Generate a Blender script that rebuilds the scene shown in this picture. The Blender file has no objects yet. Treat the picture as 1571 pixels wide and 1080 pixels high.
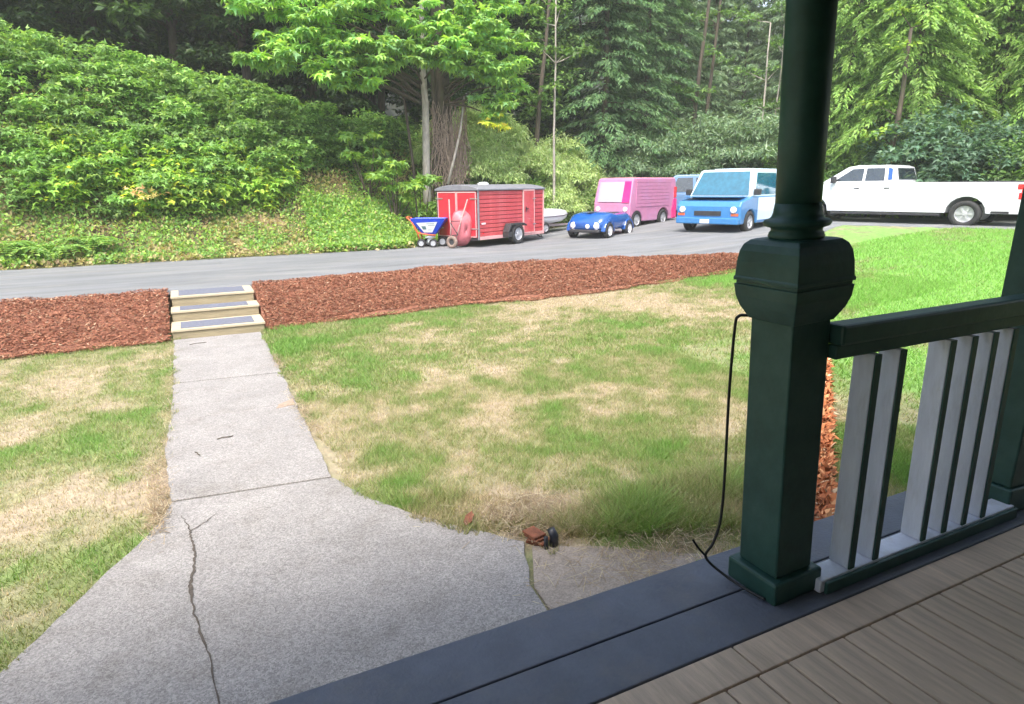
import bpy, math, random
import numpy as np
from mathutils import Vector, Matrix

S = bpy.context.scene
COL = S.collection
R = math.radians
rng = np.random.default_rng(7)
random.seed(7)

# ------------------------------------------------------------------ camera
cam = bpy.data.cameras.new('camera')
cam.lens = 1000.0 / 1571.0 * 36.0
cam.sensor_width = 36.0
cam.clip_start = 0.05
cam.clip_end = 2000
co = bpy.data.objects.new('camera', cam)
COL.objects.link(co)
yaw, pitch, roll = R(26.3), R(14.3), R(0.7)
fw = Vector((math.sin(yaw)*math.cos(pitch), math.cos(yaw)*math.cos(pitch), -math.sin(pitch)))
rt0 = Vector((math.cos(yaw), -math.sin(yaw), 0))
up0 = rt0.cross(fw)
rt = rt0*math.cos(roll) - up0*math.sin(roll)
up = up0*math.cos(roll) + rt0*math.sin(roll)
co.matrix_world = Matrix(((rt.x, up.x, -fw.x, 0), (rt.y, up.y, -fw.y, 0), (rt.z, up.z, -fw.z, 2.3), (0, 0, 0, 1)))
S.camera = co

# ------------------------------------------------------------------ light
W = bpy.data.worlds.new('World')
S.world = W
W.use_nodes = True
wn = W.node_tree
bg = wn.nodes['Background']
sky = wn.nodes.new('ShaderNodeTexSky')
sky.sky_type = 'NISHITA'
sky.sun_disc = False
SUN_EL, SUN_AZ = 60.0, -142.0          # azimuth measured from +Y towards +X
sky.sun_elevation = R(SUN_EL)
sky.sun_rotation = R(SUN_AZ)
sky.air_density = 1.0
sky.dust_density = 4.0
sky.ozone_density = 0.6
wn.links.new(sky.outputs[0], bg.inputs[0])
bg.inputs[1].default_value = 0.15
sl = bpy.data.lights.new('sun', 'SUN')
sl.energy = 1.8
sl.angle = R(24)
sl.color = (1.0, 0.96, 0.9)
so = bpy.data.objects.new('sun', sl)
COL.objects.link(so)
sd = Vector((math.sin(R(SUN_AZ))*math.cos(R(SUN_EL)), math.cos(R(SUN_AZ))*math.cos(R(SUN_EL)), math.sin(R(SUN_EL))))
so.rotation_euler = sd.to_track_quat('Z', 'Y').to_euler()
S.view_settings.view_transform = 'Standard'
S.view_settings.look = 'None'
S.view_settings.exposure = 1.72
S.view_settings.gamma = 1
S.view_settings.use_curve_mapping = False
S.render.engine = 'CYCLES'
S.cycles.max_bounces = 6
S.cycles.transparent_max_bounces = 8

# ------------------------------------------------------------------ helpers: tags
def tag(o, label=None, cat=None, group=None, kind=None):
    if label: o['label'] = label
    if cat: o['category'] = cat
    if group: o['group'] = group
    if kind: o['kind'] = kind
    return o

def empty(name, loc=(0, 0, 0), rz=0.0, label=None, cat=None, group=None):
    o = bpy.data.objects.new(name, None)
    o.empty_display_size = 0.2
    COL.objects.link(o)
    o.location = loc
    o.rotation_euler = (0, 0, rz)
    return tag(o, label, cat, group)

# ------------------------------------------------------------------ helpers: materials
def srgb(r, g, b):
    f = lambda c: (c/255/12.92) if c/255 <= 0.04045 else ((c/255+0.055)/1.055)**2.4
    return (f(r), f(g), f(b))

def mat(name, base, rough=0.6, metal=0.0, var=0.12, scale=6.0, bump=0.0, bscale=60.0, coat=0.0, spec=0.5,
        dirt=None, dirt_amt=0.0, dirt_scale=2.0, tint=False, stretch=None):
    m = bpy.data.materials.new(name)
    m.use_nodes = True
    nt = m.node_tree
    b = nt.nodes['Principled BSDF']
    b.inputs['Roughness'].default_value = rough
    b.inputs['Metallic'].default_value = metal
    b.inputs['Specular IOR Level'].default_value = spec
    b.inputs['Coat Weight'].default_value = coat
    b.inputs['Coat Roughness'].default_value = 0.08
    tc = nt.nodes.new('ShaderNodeTexCoord')
    vec = tc.outputs['Object']
    if stretch:
        mp = nt.nodes.new('ShaderNodeMapping')
        mp.inputs['Scale'].default_value = stretch
        nt.links.new(vec, mp.inputs[0])
        vec = mp.outputs[0]
    n = nt.nodes.new('ShaderNodeTexNoise')
    n.inputs['Scale'].default_value = scale
    n.inputs['Detail'].default_value = 6
    n.inputs['Roughness'].default_value = 0.65
    nt.links.new(vec, n.inputs['Vector'])
    mr = nt.nodes.new('ShaderNodeMapRange')
    mr.inputs[1].default_value = 0.3
    mr.inputs[2].default_value = 0.7
    mr.inputs[3].default_value = 1-var
    mr.inputs[4].default_value = 1+var
    nt.links.new(n.outputs[0], mr.inputs[0])
    vm = nt.nodes.new('ShaderNodeVectorMath')
    vm.operation = 'SCALE'
    if tint:
        at = nt.nodes.new('ShaderNodeAttribute')
        at.attribute_name = 'tint'
        nt.links.new(at.outputs['Color'], vm.inputs[0])
    else:
        vm.inputs[0].default_value = base
    nt.links.new(mr.outputs[0], vm.inputs['Scale'])
    col = vm.outputs[0]
    if dirt is not None:
        n2 = nt.nodes.new('ShaderNodeTexNoise')
        n2.inputs['Scale'].default_value = dirt_scale
        n2.inputs['Detail'].default_value = 8
        n2.inputs['Roughness'].default_value = 0.7
        nt.links.new(vec, n2.inputs['Vector'])
        m2 = nt.nodes.new('ShaderNodeMapRange')
        m2.inputs[1].default_value = 0.5
        m2.inputs[2].default_value = 0.72
        m2.inputs[4].default_value = dirt_amt
        nt.links.new(n2.outputs[0], m2.inputs[0])
        mx = nt.nodes.new('ShaderNodeMix')
        mx.data_type = 'RGBA'
        nt.links.new(m2.outputs[0], mx.inputs[0])
        nt.links.new(col, mx.inputs[6])
        mx.inputs[7].default_value = (*dirt, 1)
        col = mx.outputs[2]
    nt.links.new(col, b.inputs['Base Color'])
    if bump > 0:
        n3 = nt.nodes.new('ShaderNodeTexNoise')
        n3.inputs['Scale'].default_value = bscale
        n3.inputs['Detail'].default_value = 5
        nt.links.new(vec, n3.inputs['Vector'])
        bp = nt.nodes.new('ShaderNodeBump')
        bp.inputs['Strength'].default_value = bump
        bp.inputs['Distance'].default_value = 0.02
        nt.links.new(n3.outputs[0], bp.inputs['Height'])
        nt.links.new(bp.outputs[0], b.inputs['Normal'])
    return m

def leaf_mat(name, trans=0.35, rough=0.5, spec=0.4):
    m = bpy.data.materials.new(name)
    m.use_nodes = True
    nt = m.node_tree
    b = nt.nodes['Principled BSDF']
    b.inputs['Roughness'].default_value = rough
    b.inputs['Specular IOR Level'].default_value = spec
    at = nt.nodes.new('ShaderNodeAttribute')
    at.attribute_name = 'tint'
    nt.links.new(at.outputs['Color'], b.inputs['Base Color'])
    t = nt.nodes.new('ShaderNodeBsdfTranslucent')
    vm = nt.nodes.new('ShaderNodeVectorMath')
    vm.operation = 'MULTIPLY'
    nt.links.new(at.outputs['Color'], vm.inputs[0])
    vm.inputs[1].default_value = (1.5, 1.5, 0.7)
    nt.links.new(vm.outputs[0], t.inputs[0])
    mx = nt.nodes.new('ShaderNodeMixShader')
    mx.inputs[0].default_value = trans
    nt.links.new(b.outputs[0], mx.inputs[1])
    nt.links.new(t.outputs[0], mx.inputs[2])
    nt.links.new(mx.outputs[0], nt.nodes['Material Output'].inputs[0])
    return m

M = {}
M['leaf'] = leaf_mat('leaf')
M['grass'] = leaf_mat('grass_blade', 0.3, 0.6, 0.3)
M['bark'] = mat('bark', (0.10, 0.078, 0.06), 0.9, var=0.45, scale=5, bump=0.8, bscale=30, stretch=(3, 3, 0.6), dirt=(0.07, 0.09, 0.035), dirt_amt=0.7)
M['pale_bark'] = mat('pale_bark', (0.42, 0.38, 0.34), 0.85, var=0.35, scale=6, bump=0.5, bscale=30, stretch=(3, 3, 0.7), dirt=(0.16, 0.13, 0.1), dirt_amt=0.8)
M['vine'] = mat('dead_vine', (0.33, 0.25, 0.20), 0.9, var=0.35, scale=8, bump=0.3)
M['ground'] = mat('soil_and_turf', None, 0.95, var=0.3, scale=9, bump=0.9, bscale=55, tint=True)
M['asphalt'] = mat('old_asphalt', (0.18, 0.187, 0.195), 0.85, var=0.26, scale=1.3, bump=0.6, bscale=120, dirt=(0.26, 0.255, 0.235), dirt_amt=0.9, dirt_scale=0.9, stretch=(0.35, 1.8, 1))
M['mulch'] = mat('mulch_bed', (0.21, 0.085, 0.05), 0.95, var=0.5, scale=14, bump=1.0, bscale=50)
M['chip'] = leaf_mat('bark_chip', 0.0, 0.85, 0.2)
M['tread_wood'] = mat('treated_lumber', (0.47, 0.40, 0.28), 0.75, var=0.16, scale=5, bump=0.2, bscale=40, stretch=(0.6, 6, 6), dirt=(0.3, 0.25, 0.12), dirt_amt=0.5)
M['riser_wood'] = mat('riser_lumber', (0.34, 0.285, 0.18), 0.8, var=0.2, scale=5, bump=0.25, bscale=40, stretch=(0.6, 6, 6), dirt=(0.2, 0.17, 0.07), dirt_amt=0.6)
M['grip'] = mat('grip_strip', (0.14, 0.15, 0.19), 0.9, var=0.2, scale=30, bump=0.4, bscale=300)
M['green_paint'] = mat('dark_green_paint', (0.020, 0.068, 0.056), 0.48, var=0.28, scale=6, bump=0.08, bscale=26, spec=0.4, dirt=(0.04, 0.07, 0.062), dirt_amt=0.4, dirt_scale=6)
M['slat_paint'] = mat('pale_grey_paint', (0.66, 0.68, 0.76), 0.6, var=0.1, scale=9, bump=0.1, bscale=35, dirt=(0.42, 0.41, 0.40), dirt_amt=0.5, dirt_scale=6, stretch=(2, 2, .5))
M['band_paint'] = mat('blue_grey_deck_paint', (0.11, 0.12, 0.15), 0.6, var=0.18, scale=5, bump=0.25, bscale=60, dirt=(0.16, 0.15, 0.15), dirt_amt=0.6, dirt_scale=4)
M['deck_wood'] = mat('weathered_deck_wood', (0.60, 0.46, 0.34), 0.8, var=0.22, scale=5, bump=0.3, bscale=50, stretch=(6, 0.6, 6), dirt=(0.34, 0.27, 0.22), dirt_amt=0.6)
M['rubber'] = mat('tyre_rubber', (0.03, 0.03, 0.032), 0.8, var=0.2, scale=10)
M['old_rubber'] = mat('dusty_rubber', (0.23, 0.17, 0.14), 0.85, var=0.2, scale=10)
M['rim'] = mat('wheel_rim', (0.62, 0.63, 0.66), 0.3, metal=0.5, var=0.08)
M['white_paint'] = mat('white_car_paint', (0.80, 0.82, 0.85), 0.28, var=0.02, coat=0.6, dirt=(0.6, 0.6, 0.6), dirt_amt=0.3)
M['blue_white'] = mat('pale_blue_car_paint', (0.62, 0.76, 0.88), 0.28, var=0.04, coat=0.6)
M['light_blue'] = mat('light_blue_car_paint', (0.045, 0.20, 0.46), 0.28, var=0.08, coat=0.7)
M['slate_blue'] = mat('slate_blue_car_paint', (0.13, 0.24, 0.42), 0.3, var=0.08, coat=0.6)
M['deep_blue'] = mat('deep_blue_car_paint', (0.012, 0.085, 0.33), 0.22, var=0.1, coat=0.9)
M['pink'] = mat('pink_van_paint', (0.55, 0.22, 0.38), 0.35, var=0.08, coat=0.4, dirt=(0.5, 0.28, 0.52), dirt_amt=0.7, dirt_scale=1.2)
M['hot_pink'] = mat('hot_pink_paint', (0.78, 0.03, 0.22), 0.35, var=0.08, coat=0.4)
M['red'] = mat('sheen_red_paint', (0.56, 0.075, 0.085), 0.45, var=0.1, scale=3, coat=0.2, dirt=(0.62, 0.17, 0.18), dirt_amt=0.6, dirt_scale=1.5)  # side planks; the pinkish sheen is mixed into the red
M['door_red'] = mat('door_red_paint', (0.55, 0.03, 0.05), 0.4, var=0.08, scale=3, coat=0.3)
M['groove_shade_red'] = mat('groove_shade_paint', (0.20, 0.02, 0.03), 0.6)  # red body darkened behind the planks, painted shade for the gaps
M['trim'] = mat('faded_pink_trim', (0.68, 0.38, 0.38), 0.5, var=0.1)
M['roof_grey'] = mat('grey_roof_metal', (0.23, 0.23, 0.26), 0.5, metal=0.2, var=0.15)
M['dark_metal'] = mat('dark_metal', (0.05, 0.05, 0.055), 0.5, metal=0.3, var=0.2)
M['steel'] = mat('dull_steel', (0.45, 0.43, 0.42), 0.4, metal=0.7, var=0.15)
M['glass'] = mat('dark_window_glass', (0.03, 0.04, 0.05), 0.06, var=0.2, spec=0.8, coat=1.0)
M['blue_glass'] = mat('blue_window_glass', (0.02, 0.13, 0.20), 0.05, var=0.25, spec=0.8, coat=1.0)
M['pale_glass'] = mat('pale_curtained_glass', (0.55, 0.42, 0.52), 0.15, var=0.15, coat=0.8, stretch=(12, 12, 0.4))
M['lamp_red'] = mat('red_tail_lamp', (0.75, 0.02, 0.03), 0.2, var=0.08, coat=0.8)
M['lamp_white'] = mat('clear_lamp', (0.82, 0.82, 0.86), 0.15, var=0.05, coat=0.8)
M['tray_red'] = mat('faded_red_tray', (0.60, 0.17, 0.20), 0.5, var=0.12, scale=4, dirt=(0.3, 0.1, 0.08), dirt_amt=0.5, dirt_scale=5)
M['tube'] = mat('worn_handle_wood', (0.40, 0.25, 0.24), 0.7, var=0.15)
M['spreader_blue'] = mat('blue_plastic', (0.012, 0.06, 0.55), 0.35, var=0.1)
M['orange'] = mat('orange_paint', (0.62, 0.13, 0.05), 0.5, var=0.15)
M['label'] = mat('white_label', (0.78, 0.82, 0.85), 0.5, var=0.06)
M['ink'] = mat('label_ink', (0.12, 0.22, 0.24), 0.6)
M['cable'] = mat('black_cable', (0.008, 0.008, 0.008), 0.5)
M['rust'] = mat('rusty_brown_brick', (0.20, 0.07, 0.035), 0.85, var=0.45, scale=18, bump=0.6, bscale=70)
M['pipe'] = mat('black_pipe', (0.02, 0.022, 0.03), 0.4, var=0.3)
M['crack'] = mat('crack_dirt', (0.09, 0.075, 0.06), 0.95, var=0.3, scale=25, bump=0.6)
M['stain'] = mat('sandy_dirt', (0.36, 0.27, 0.2), 0.95, var=0.25, scale=18, bump=0.8, bscale=90)
M['grey_dirt'] = mat('grey_brown_dirt', (0.19, 0.155, 0.13), 0.95, var=0.4, scale=22, bump=0.8, bscale=90)
M['siding'] = mat('house_siding', (0.10, 0.11, 0.10), 0.7)

# concrete with visible aggregate
def concrete(name, base, speck):
    m = mat(name, base, 0.9, var=0.13, scale=1.6, bump=0.55, bscale=150, dirt=(base[0]*0.72, base[1]*0.70, base[2]*0.66), dirt_amt=0.7, dirt_scale=3.0)
    nt = m.node_tree
    b = nt.nodes['Principled BSDF']
    src = b.inputs['Base Color'].links[0].from_socket
    tc = nt.nodes.new('ShaderNodeTexCoord')
    v = nt.nodes.new('ShaderNodeTexVoronoi')
    v.inputs['Scale'].default_value = 110
    nt.links.new(tc.outputs['Object'], v.inputs['Vector'])
    mr = nt.nodes.new('ShaderNodeMapRange')
    mr.inputs[1].default_value = 0.0
    mr.inputs[2].default_value = 1.0
    mr.inputs[3].default_value = 1 - speck
    mr.inputs[4].default_value = 1 + speck
    sp = nt.nodes.new('ShaderNodeSeparateColor')
    nt.links.new(v.outputs['Color'], sp.inputs[0])
    nt.links.new(sp.outputs[0], mr.inputs[0])
    vm = nt.nodes.new('ShaderNodeVectorMath')
    vm.operation = 'SCALE'
    nt.links.new(src, vm.inputs[0])
    nt.links.new(mr.outputs[0], vm.inputs['Scale'])
    nt.links.new(vm.outputs[0], b.inputs['Base Color'])
    return m
M['concrete'] = concrete('aggregate_concrete', (0.285, 0.270, 0.255), 0.3)
M['concrete_tan'] = concrete('sandy_concrete', (0.34, 0.29, 0.24), 0.2)

# ------------------------------------------------------------------ helpers: meshes
def np_mesh(name, V, F, material, tint=None, smooth=False):
    """V (n,3); F (m,k) int with constant k; tint (n,3) per vertex."""
    me = bpy.data.meshes.new(name)
    V = np.ascontiguousarray(V, dtype=np.float32)
    F = np.ascontiguousarray(F, dtype=np.int32)
    n, (m, k) = len(V), F.shape
    me.vertices.add(n)
    me.vertices.foreach_set('co', V.ravel())
    me.loops.add(m*k)
    me.loops.foreach_set('vertex_index', F.ravel())
    me.polygons.add(m)
    me.polygons.foreach_set('loop_start', np.arange(0, m*k, k, dtype=np.int32))
    me.polygons.foreach_set('loop_total', np.full(m, k, dtype=np.int32))
    me.polygons.foreach_set('use_smooth', np.full(m, smooth, dtype=bool))
    me.update(calc_edges=True)
    if tint is not None:
        a = me.color_attributes.new('tint', 'FLOAT_COLOR', 'POINT')
        c = np.ones((n, 4), dtype=np.float32)
        c[:, :3] = tint
        a.data.foreach_set('color', c.ravel())
    me.materials.append(material)
    return me

def link(name, me, parent=None, loc=None, rz=None):
    o = bpy.data.objects.new(name, me)
    COL.objects.link(o)
    if parent: o.parent = parent
    if loc is not None: o.location = loc
    if rz is not None: o.rotation_euler = (0, 0, rz)
    return o

class MB:
    def __init__(s): s.v, s.f = [], []
    def add(s, vs, fs):
        b = len(s.v)
        s.v += [tuple(v) for v in vs]
        s.f += [tuple(b+i for i in f) for f in fs]
        return s
    def box(s, x0, x1, y0, y1, z0, z1, mtx=None):
        vs = [Vector((x, y, z)) for z in (z0, z1) for x, y in ((x0, y0), (x1, y0), (x1, y1), (x0, y1))]
        if mtx: vs = [mtx @ v for v in vs]
        return s.add(vs, [(3, 2, 1, 0), (4, 5, 6, 7), (0, 1, 5, 4), (1, 2, 6, 5), (2, 3, 7, 6), (3, 0, 4, 7)])
    def tube(s, pts, r, n=8, cap=True):
        pts = [Vector(p) for p in pts]
        rs = r if isinstance(r, (list, tuple)) else [r]*len(pts)
        base = len(s.v); ref = None
        for i, p in enumerate(pts):
            t = (pts[min(i+1, len(pts)-1)] - pts[max(i-1, 0)]).normalized()
            if ref is None:
                ref = t.orthogonal().normalized()
            ref = (ref - t*ref.dot(t)).normalized()
            b = t.cross(ref)
            for k in range(n):
                a = 2*math.pi*k/n
                s.v.append(tuple(p + (ref*math.cos(a) + b*math.sin(a))*rs[i]))
        for i in range(len(pts)-1):
            for k in range(n):
                a, b2 = base+i*n+k, base+i*n+(k+1) % n
                s.f.append((a, b2, b2+n, a+n))
        if cap:
            s.f.append(tuple(base+k for k in reversed(range(n))))
            s.f.append(tuple(base+(len(pts)-1)*n+k for k in range(n)))
        return s
    def lathe(s, prof, n=24, mtx=None, closed=False):
        """prof: list of (r, h) about local z axis."""
        base = len(s.v)
        for r, h in prof:
            for k in range(n):
                a = 2*math.pi*k/n
                v = Vector((r*math.cos(a), r*math.sin(a), h))
                if mtx: v = mtx @ v
                s.v.append(tuple(v))
        m = len(prof)
        for i in range(m if closed else m-1):
            j = (i+1) % m
            for k in range(n):
                k2 = (k+1) % n
                s.f.append((base+i*n+k, base+i*n+k2, base+j*n+k2, base+j*n+k))
        if not closed:
            s.f.append(tuple(base+k for k in reversed(range(n))))
            s.f.append(tuple(base+(m-1)*n+k for k in range(n)))
        return s
    def prism(s, poly, y0, y1, wfun=None):
        """side profile poly [(x,z)] extruded along y; wfun(z, y) may alter y."""
        g = wfun or (lambda z, y: y)
        n = len(poly)
        vs = [(x, g(z, y0), z) for x, z in poly] + [(x, g(z, y1), z) for x, z in poly]
        fs = [tuple(range(n)), tuple(reversed(range(n, 2*n)))]
        for i in range(n):
            j = (i+1) % n
            fs.append((i, i+n, j+n, j))
        return s.add(vs, fs)
    def slab(s, poly, z0, z1):
        n = len(poly)
        vs = [(x, y, z0) for x, y in poly] + [(x, y, z1) for x, y in poly]
        fs = [tuple(reversed(range(n))), tuple(range(n, 2*n))]
        for i in range(n):
            j = (i+1) % n
            fs.append((i, j, j+n, i+n))
        return s.add(vs, fs)
    def mesh(s, name, material, smooth=False):
        me = bpy.data.meshes.new(name)
        me.from_pydata(s.v, [], s.f)
        me.update()
        me.materials.append(material)
        import bmesh
        bm = bmesh.new(); bm.from_mesh(me)
        bmesh.ops.recalc_face_normals(bm, faces=bm.faces)
        bm.to_mesh(me); bm.free()
        if smooth:
            me.polygons.foreach_set('use_smooth', [True]*len(me.polygons))
        return me
    def build(s, name, material, parent=None, bevel=0.0, seg=2, smooth=False, angle=35):
        o = link(name, s.mesh(name, material, smooth), parent)
        if bevel:
            b = o.modifiers.new('bevel', 'BEVEL')
            b.width = bevel; b.segments = seg; b.limit_method = 'ANGLE'; b.angle_limit = R(angle)
            b.use_clamp_overlap = True
        return o

# value noise in numpy
_perm = rng.random((256, 256)).astype(np.float32)
def vnoise(x, y):
    xi, yi = np.floor(x).astype(int), np.floor(y).astype(int)
    fx, fy = x-xi, y-yi
    fx, fy = fx*fx*(3-2*fx), fy*fy*(3-2*fy)
    g = lambda a, b: _perm[a % 256, b % 256]
    return (g(xi, yi)*(1-fx)+g(xi+1, yi)*fx)*(1-fy) + (g(xi, yi+1)*(1-fx)+g(xi+1, yi+1)*fx)*fy
def fbm(x, y, o=4):
    t, a, s = 0, 0.5, 0
    for i in range(o):
        t = t + a*vnoise(x*2**i+17*i, y*2**i+9*i); s += a; a *= 0.55
    return t/s
def sm(t):
    t = np.clip(t, 0, 1)
    return t*t*(3-2*t)
def polar(deg, r):
    return (r*math.sin(R(deg)), r*math.cos(R(deg)))

# ------------------------------------------------------------------ terrain shape
LOWX, LOWY = [-60, -3, -.4, 1.1, 4.7, 7, 9.4, 12.0, 12.8, 16, 60], [11.3, 11.35, 11.3, 11.5, 12.0, 11.9, 11.85, 11.5, 11.5, 11.7, 11.7]
NRX, NRY = [-60, -.4, 1.1, 5.6, 9.6, 11.4, 12.6, 14.5, 17, 19.3, 20.5, 21.3, 24, 30, 60], [13.7, 13.45, 13.5, 14.1, 13.6, 12.5, 11.7, 12.4, 13.5, 14.6, 11.4, 9.0, 5.5, 2, -15]
FRX, FRY = [-60, 6, 7.5, 9, 12.5, 16, 20, 24, 27, 30, 60], [19.1, 19.2, 20.3, 21.7, 22.7, 23.8, 23.5, 21.5, 18, 13, -5]
TOX, TOY = [-60, 6, 7.5, 9, 12.5, 16, 20, 26, 60], [19.4, 19.5, 20.6, 22.0, 23.0, 24.3, 26.0, 27.5, 28]
AX, AZ = [-60, -12, -4, 0, 3.8, 6.2, 9.0, 11, 14.5, 17, 20, 60], [7.0, 6.3, 5.3, 4.6, 3.7, 3.0, 2.8, 2.9, 2.2, .9, .6, .5]
def zroad(X): return .5 + .45*sm((X-9.0)/11.5)
def zlawn(X, Y):
    return .93*sm((X-6.5)/14.5)
def HT(X, Y):
    X = np.asarray(X, dtype=float); Y = np.asarray(Y, dtype=float)
    lo, nr = np.interp(X, LOWX, LOWY), np.interp(X, NRX, NRY)
    lo = np.minimum(lo, nr-0.8)
    t = np.clip((Y-lo)/(nr-lo), 0, 1)
    t = t*(1.35-0.35*t)
    zl, zr = zlawn(X, Y), zroad(X)
    z = zl + (zr-zl)*np.clip(t, 0, 1)
    z = z - 0.5*sm((1.5-Y)/30.0)*0
    toe = np.interp(X, TOX, TOY)
    A = np.interp(X, AX, AZ)
    s = (Y-toe)/np.interp(X, [6, 9, 17, 20], [5.6, 3.4, 3.4, 5.6])
    hill = np.where(s > 0, A*sm(np.clip(s, 0, 1)*0.8+0.0)/sm(np.array(0.8))*np.ones_like(X), 0)
    hill = hill + np.where(s > 1, (s-1)*0.8, 0)*sm((18-X)/8)
    bump = np.clip(s, 0, 1)*0.35*(fbm(X*0.8, Y*0.8)-.5)*2
    z = z + hill + bump
    r = np.hypot(X, Y)
    ang = np.degrees(np.arctan2(X, Y))
    back = np.clip(r-44, 0, 90)*0.42*(1-0.55*np.exp(-((ang-46.5)/3.2)**2))
    z = z + back*sm((Y+5)/15)*sm((r-44)/6)
    return z
def Hp(x, y): return float(HT(x, y))

GP = [(1.57, 9.02, 0.83, 1.81, 1), (3.15, 11.27, 1.65, 1.0, 1.1), (1.17, 10.62, 0.42, 1.29, 1), (6.83, 11.3, 1.9, 1.1, -2.2), (8.17, 9.09, 1.06, 2.0, -2.0), (7.26, 9.26, 0.69, 0.69, 0.8), (10.91, 10.9, 1.2, 1.2, 1.6), (2.8, 8.75, 1.31, 1.04, -0.5), (2.61, 6.76, 0.98, 0.68, -1.1), (3.68, 5.78, 0.64, 0.8, -1.1), (5.59, 6.41, 0.76, 1.14, 0.5), (1.51, 5.22, 0.52, 0.53, 1.1), (0.97, 6.65, 0.27, 0.74, -0.9), (0.97, 4.91, 0.32, 0.24, -0.3), (2.65, 5.32, 0.51, 0.56, 0.5), (3.42, 4.2, 0.9, 0.75, 0.9), (2.6, 3.45, 0.74, 0.44, 1.0), (2.12, 3.93, 0.29, 0.29, -1.3), (1.73, 3.8, 0.37, 0.18, -0.6), (3.31, 3.81, 0.42, 0.18, -0.6), (-1.5, 10.33, 1.1, 0.93, 0.3), (-1.13, 7.56, 0.61, 0.63, 0.7), (-1.18, 5.33, 0.57, 0.63, -1.0), (-0.75, 6.11, 0.45, 0.69, -0.8), (-0.52, 9.08, 0.34, 1.65, 0.4), (-0.72, 4.7, 0.35, 0.27, 0.8), (-0.5, 7.92, 0.22, 0.92, 0.6), (-1.47, 6.34, 0.33, 0.45, -0.6), (-1.7, 7.1, 0.31, 0.55, 0.6), (15.89, 9.0, 3.6, 5.86, 2.2), (7.79, 3.94, 0.9, 3.52, 2.2), (5.3, 3.2, 0.5, 1.28, 1.8), (22, 4, 9, 5, 2.2), (11.5, 7.0, 2.4, 3.0, 2.0)]
def green(X, Y):
    """0 = dead straw, 1 = lush"""
    wx = X + 0.7*(fbm(X*1.1+5, Y*1.1)-.5); wy = Y + 0.7*(fbm(X*1.1, Y*1.1+31)-.5)
    g = 0.43 + 0.9*(fbm(X*0.9+40, Y*0.9+3)-.5) + 1.2*(fbm(X*3.0, Y*3.0+60)-.5) + 0.7*(fbm(X*11, Y*11+6)-.5)
    for a, b, sx, sy, w in GP:
        g = g + 0.30*w*np.exp(-(((wx-a)/sx)**2+((wy-b)/sy)**2))
    g = np.where(X < -0.2, g-0.06, g)
    return np.clip(g, 0, 1)
LUSH, OLIVE, STRAW = np.array((0.165, 0.30, 0.07)), np.array((0.235, 0.265, 0.105)), np.array((0.43, 0.35, 0.245))
VIVID = np.array((.21, .42, .085))
def turf_color(g, X, Y):
    v = (sm((X-7.0+.35*(8-Y))/4.0)*.9)[:, None]
    g = g[:, None]
    lush = LUSH+(VIVID-LUSH)*v
    c = np.where(g < .5, STRAW+(OLIVE-STRAW)*(g/.5), OLIVE+(lush-OLIVE)*((g-.5)/.5))
    return c*1.08

# ground sheet
def axis(lo, hi, step, far):
    a = list(np.arange(lo, hi+1e-6, step))
    d, x = step, hi
    while x < far: d *= 1.25; x += d; a.append(x)
    d, x = step, lo
    while x > -far: d *= 1.25; x -= d; a.insert(0, x)
    return np.array(a)
xs, ys = axis(-9, 27, 0.16, 450), axis(1.5, 32, 0.16, 450)
GX, GY = np.meshgrid(xs, ys)
Xf, Yf = GX.ravel(), GY.ravel()
Z = HT(Xf, Yf)
lo, nr = np.interp(Xf, LOWX, LOWY), np.interp(Xf, NRX, NRY)
fr = np.interp(Xf, FRX, FRY)
in_road = (Yf > nr) & (Yf < fr)
in_mulch = (Yf > lo) & (Yf <= nr) & (Xf < 12.6)
Zt = Z.copy()
Zt[in_road] -= 0.05
Zt[in_mulch] -= 0.10
stp = (Xf > -0.5) & (Xf < 1.2) & (Yf > 11.1) & (Yf < 13.6)
Zt[stp] = -0.05
Zt[(Xf > -3) & (Xf < 6) & (Yf < 1.95)] = -0.1
g = green(Xf, Yf)
col = turf_color(g, Xf, Yf)*0.78
fb = fbm(Xf*1.4, Yf*1.4)
s = (Yf-np.interp(Xf, TOX, TOY))
hillmask = s > -0.4
soil = np.array((0.075, 0.058, 0.034)); weedy = np.array((0.11, 0.15, 0.035)); straw = np.array((0.33, 0.27, 0.14))
hc = np.where(fb[:, None] > .62, straw*0.7, np.where(fb[:, None] > .45, weedy, soil*1.4))
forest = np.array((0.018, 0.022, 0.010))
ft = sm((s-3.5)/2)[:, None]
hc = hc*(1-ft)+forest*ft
col = np.where(hillmask[:, None], hc, col)
far = sm((np.hypot(Xf, Yf)-60)/30)[:, None]
col = col*(1-far) + np.array((0.02, 0.035, 0.012))*far
road_edge = np.exp(-((Yf-fr)/0.22)**2)[:, None]*(Xf > -9)[:, None]
col = col*(1-.6*road_edge)+np.array((.25, .22, .15))*.6*road_edge
dirt = (np.exp(-(((Xf-2.2)/0.75)**2+((Yf-2.75)/0.42)**2)) + 0.8*np.exp(-(((Xf+.42)/.18)**2+((Yf-5.9)/1.1)**2)) + .8*np.exp(-(((Xf-1.9)/.3)**2+((Yf-3.6)/.25)**2)))[:, None]
dirt = np.clip(dirt, 0, 1)
col = col*(1-dirt)+np.array((.30, .235, .17))*dirt
nx, ny = len(xs), len(ys)
ii = np.arange(nx*ny).reshape(ny, nx)
F = np.stack([ii[:-1, :-1], ii[:-1, 1:], ii[1:, 1:], ii[1:, :-1]], -1).reshape(-1, 4)
tag(link('ground', np_mesh('ground', np.stack([Xf, Yf, Zt], 1), F, M['ground'], col, True)), 'sloping lawn and wooded hillside ground', kind='structure')

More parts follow.
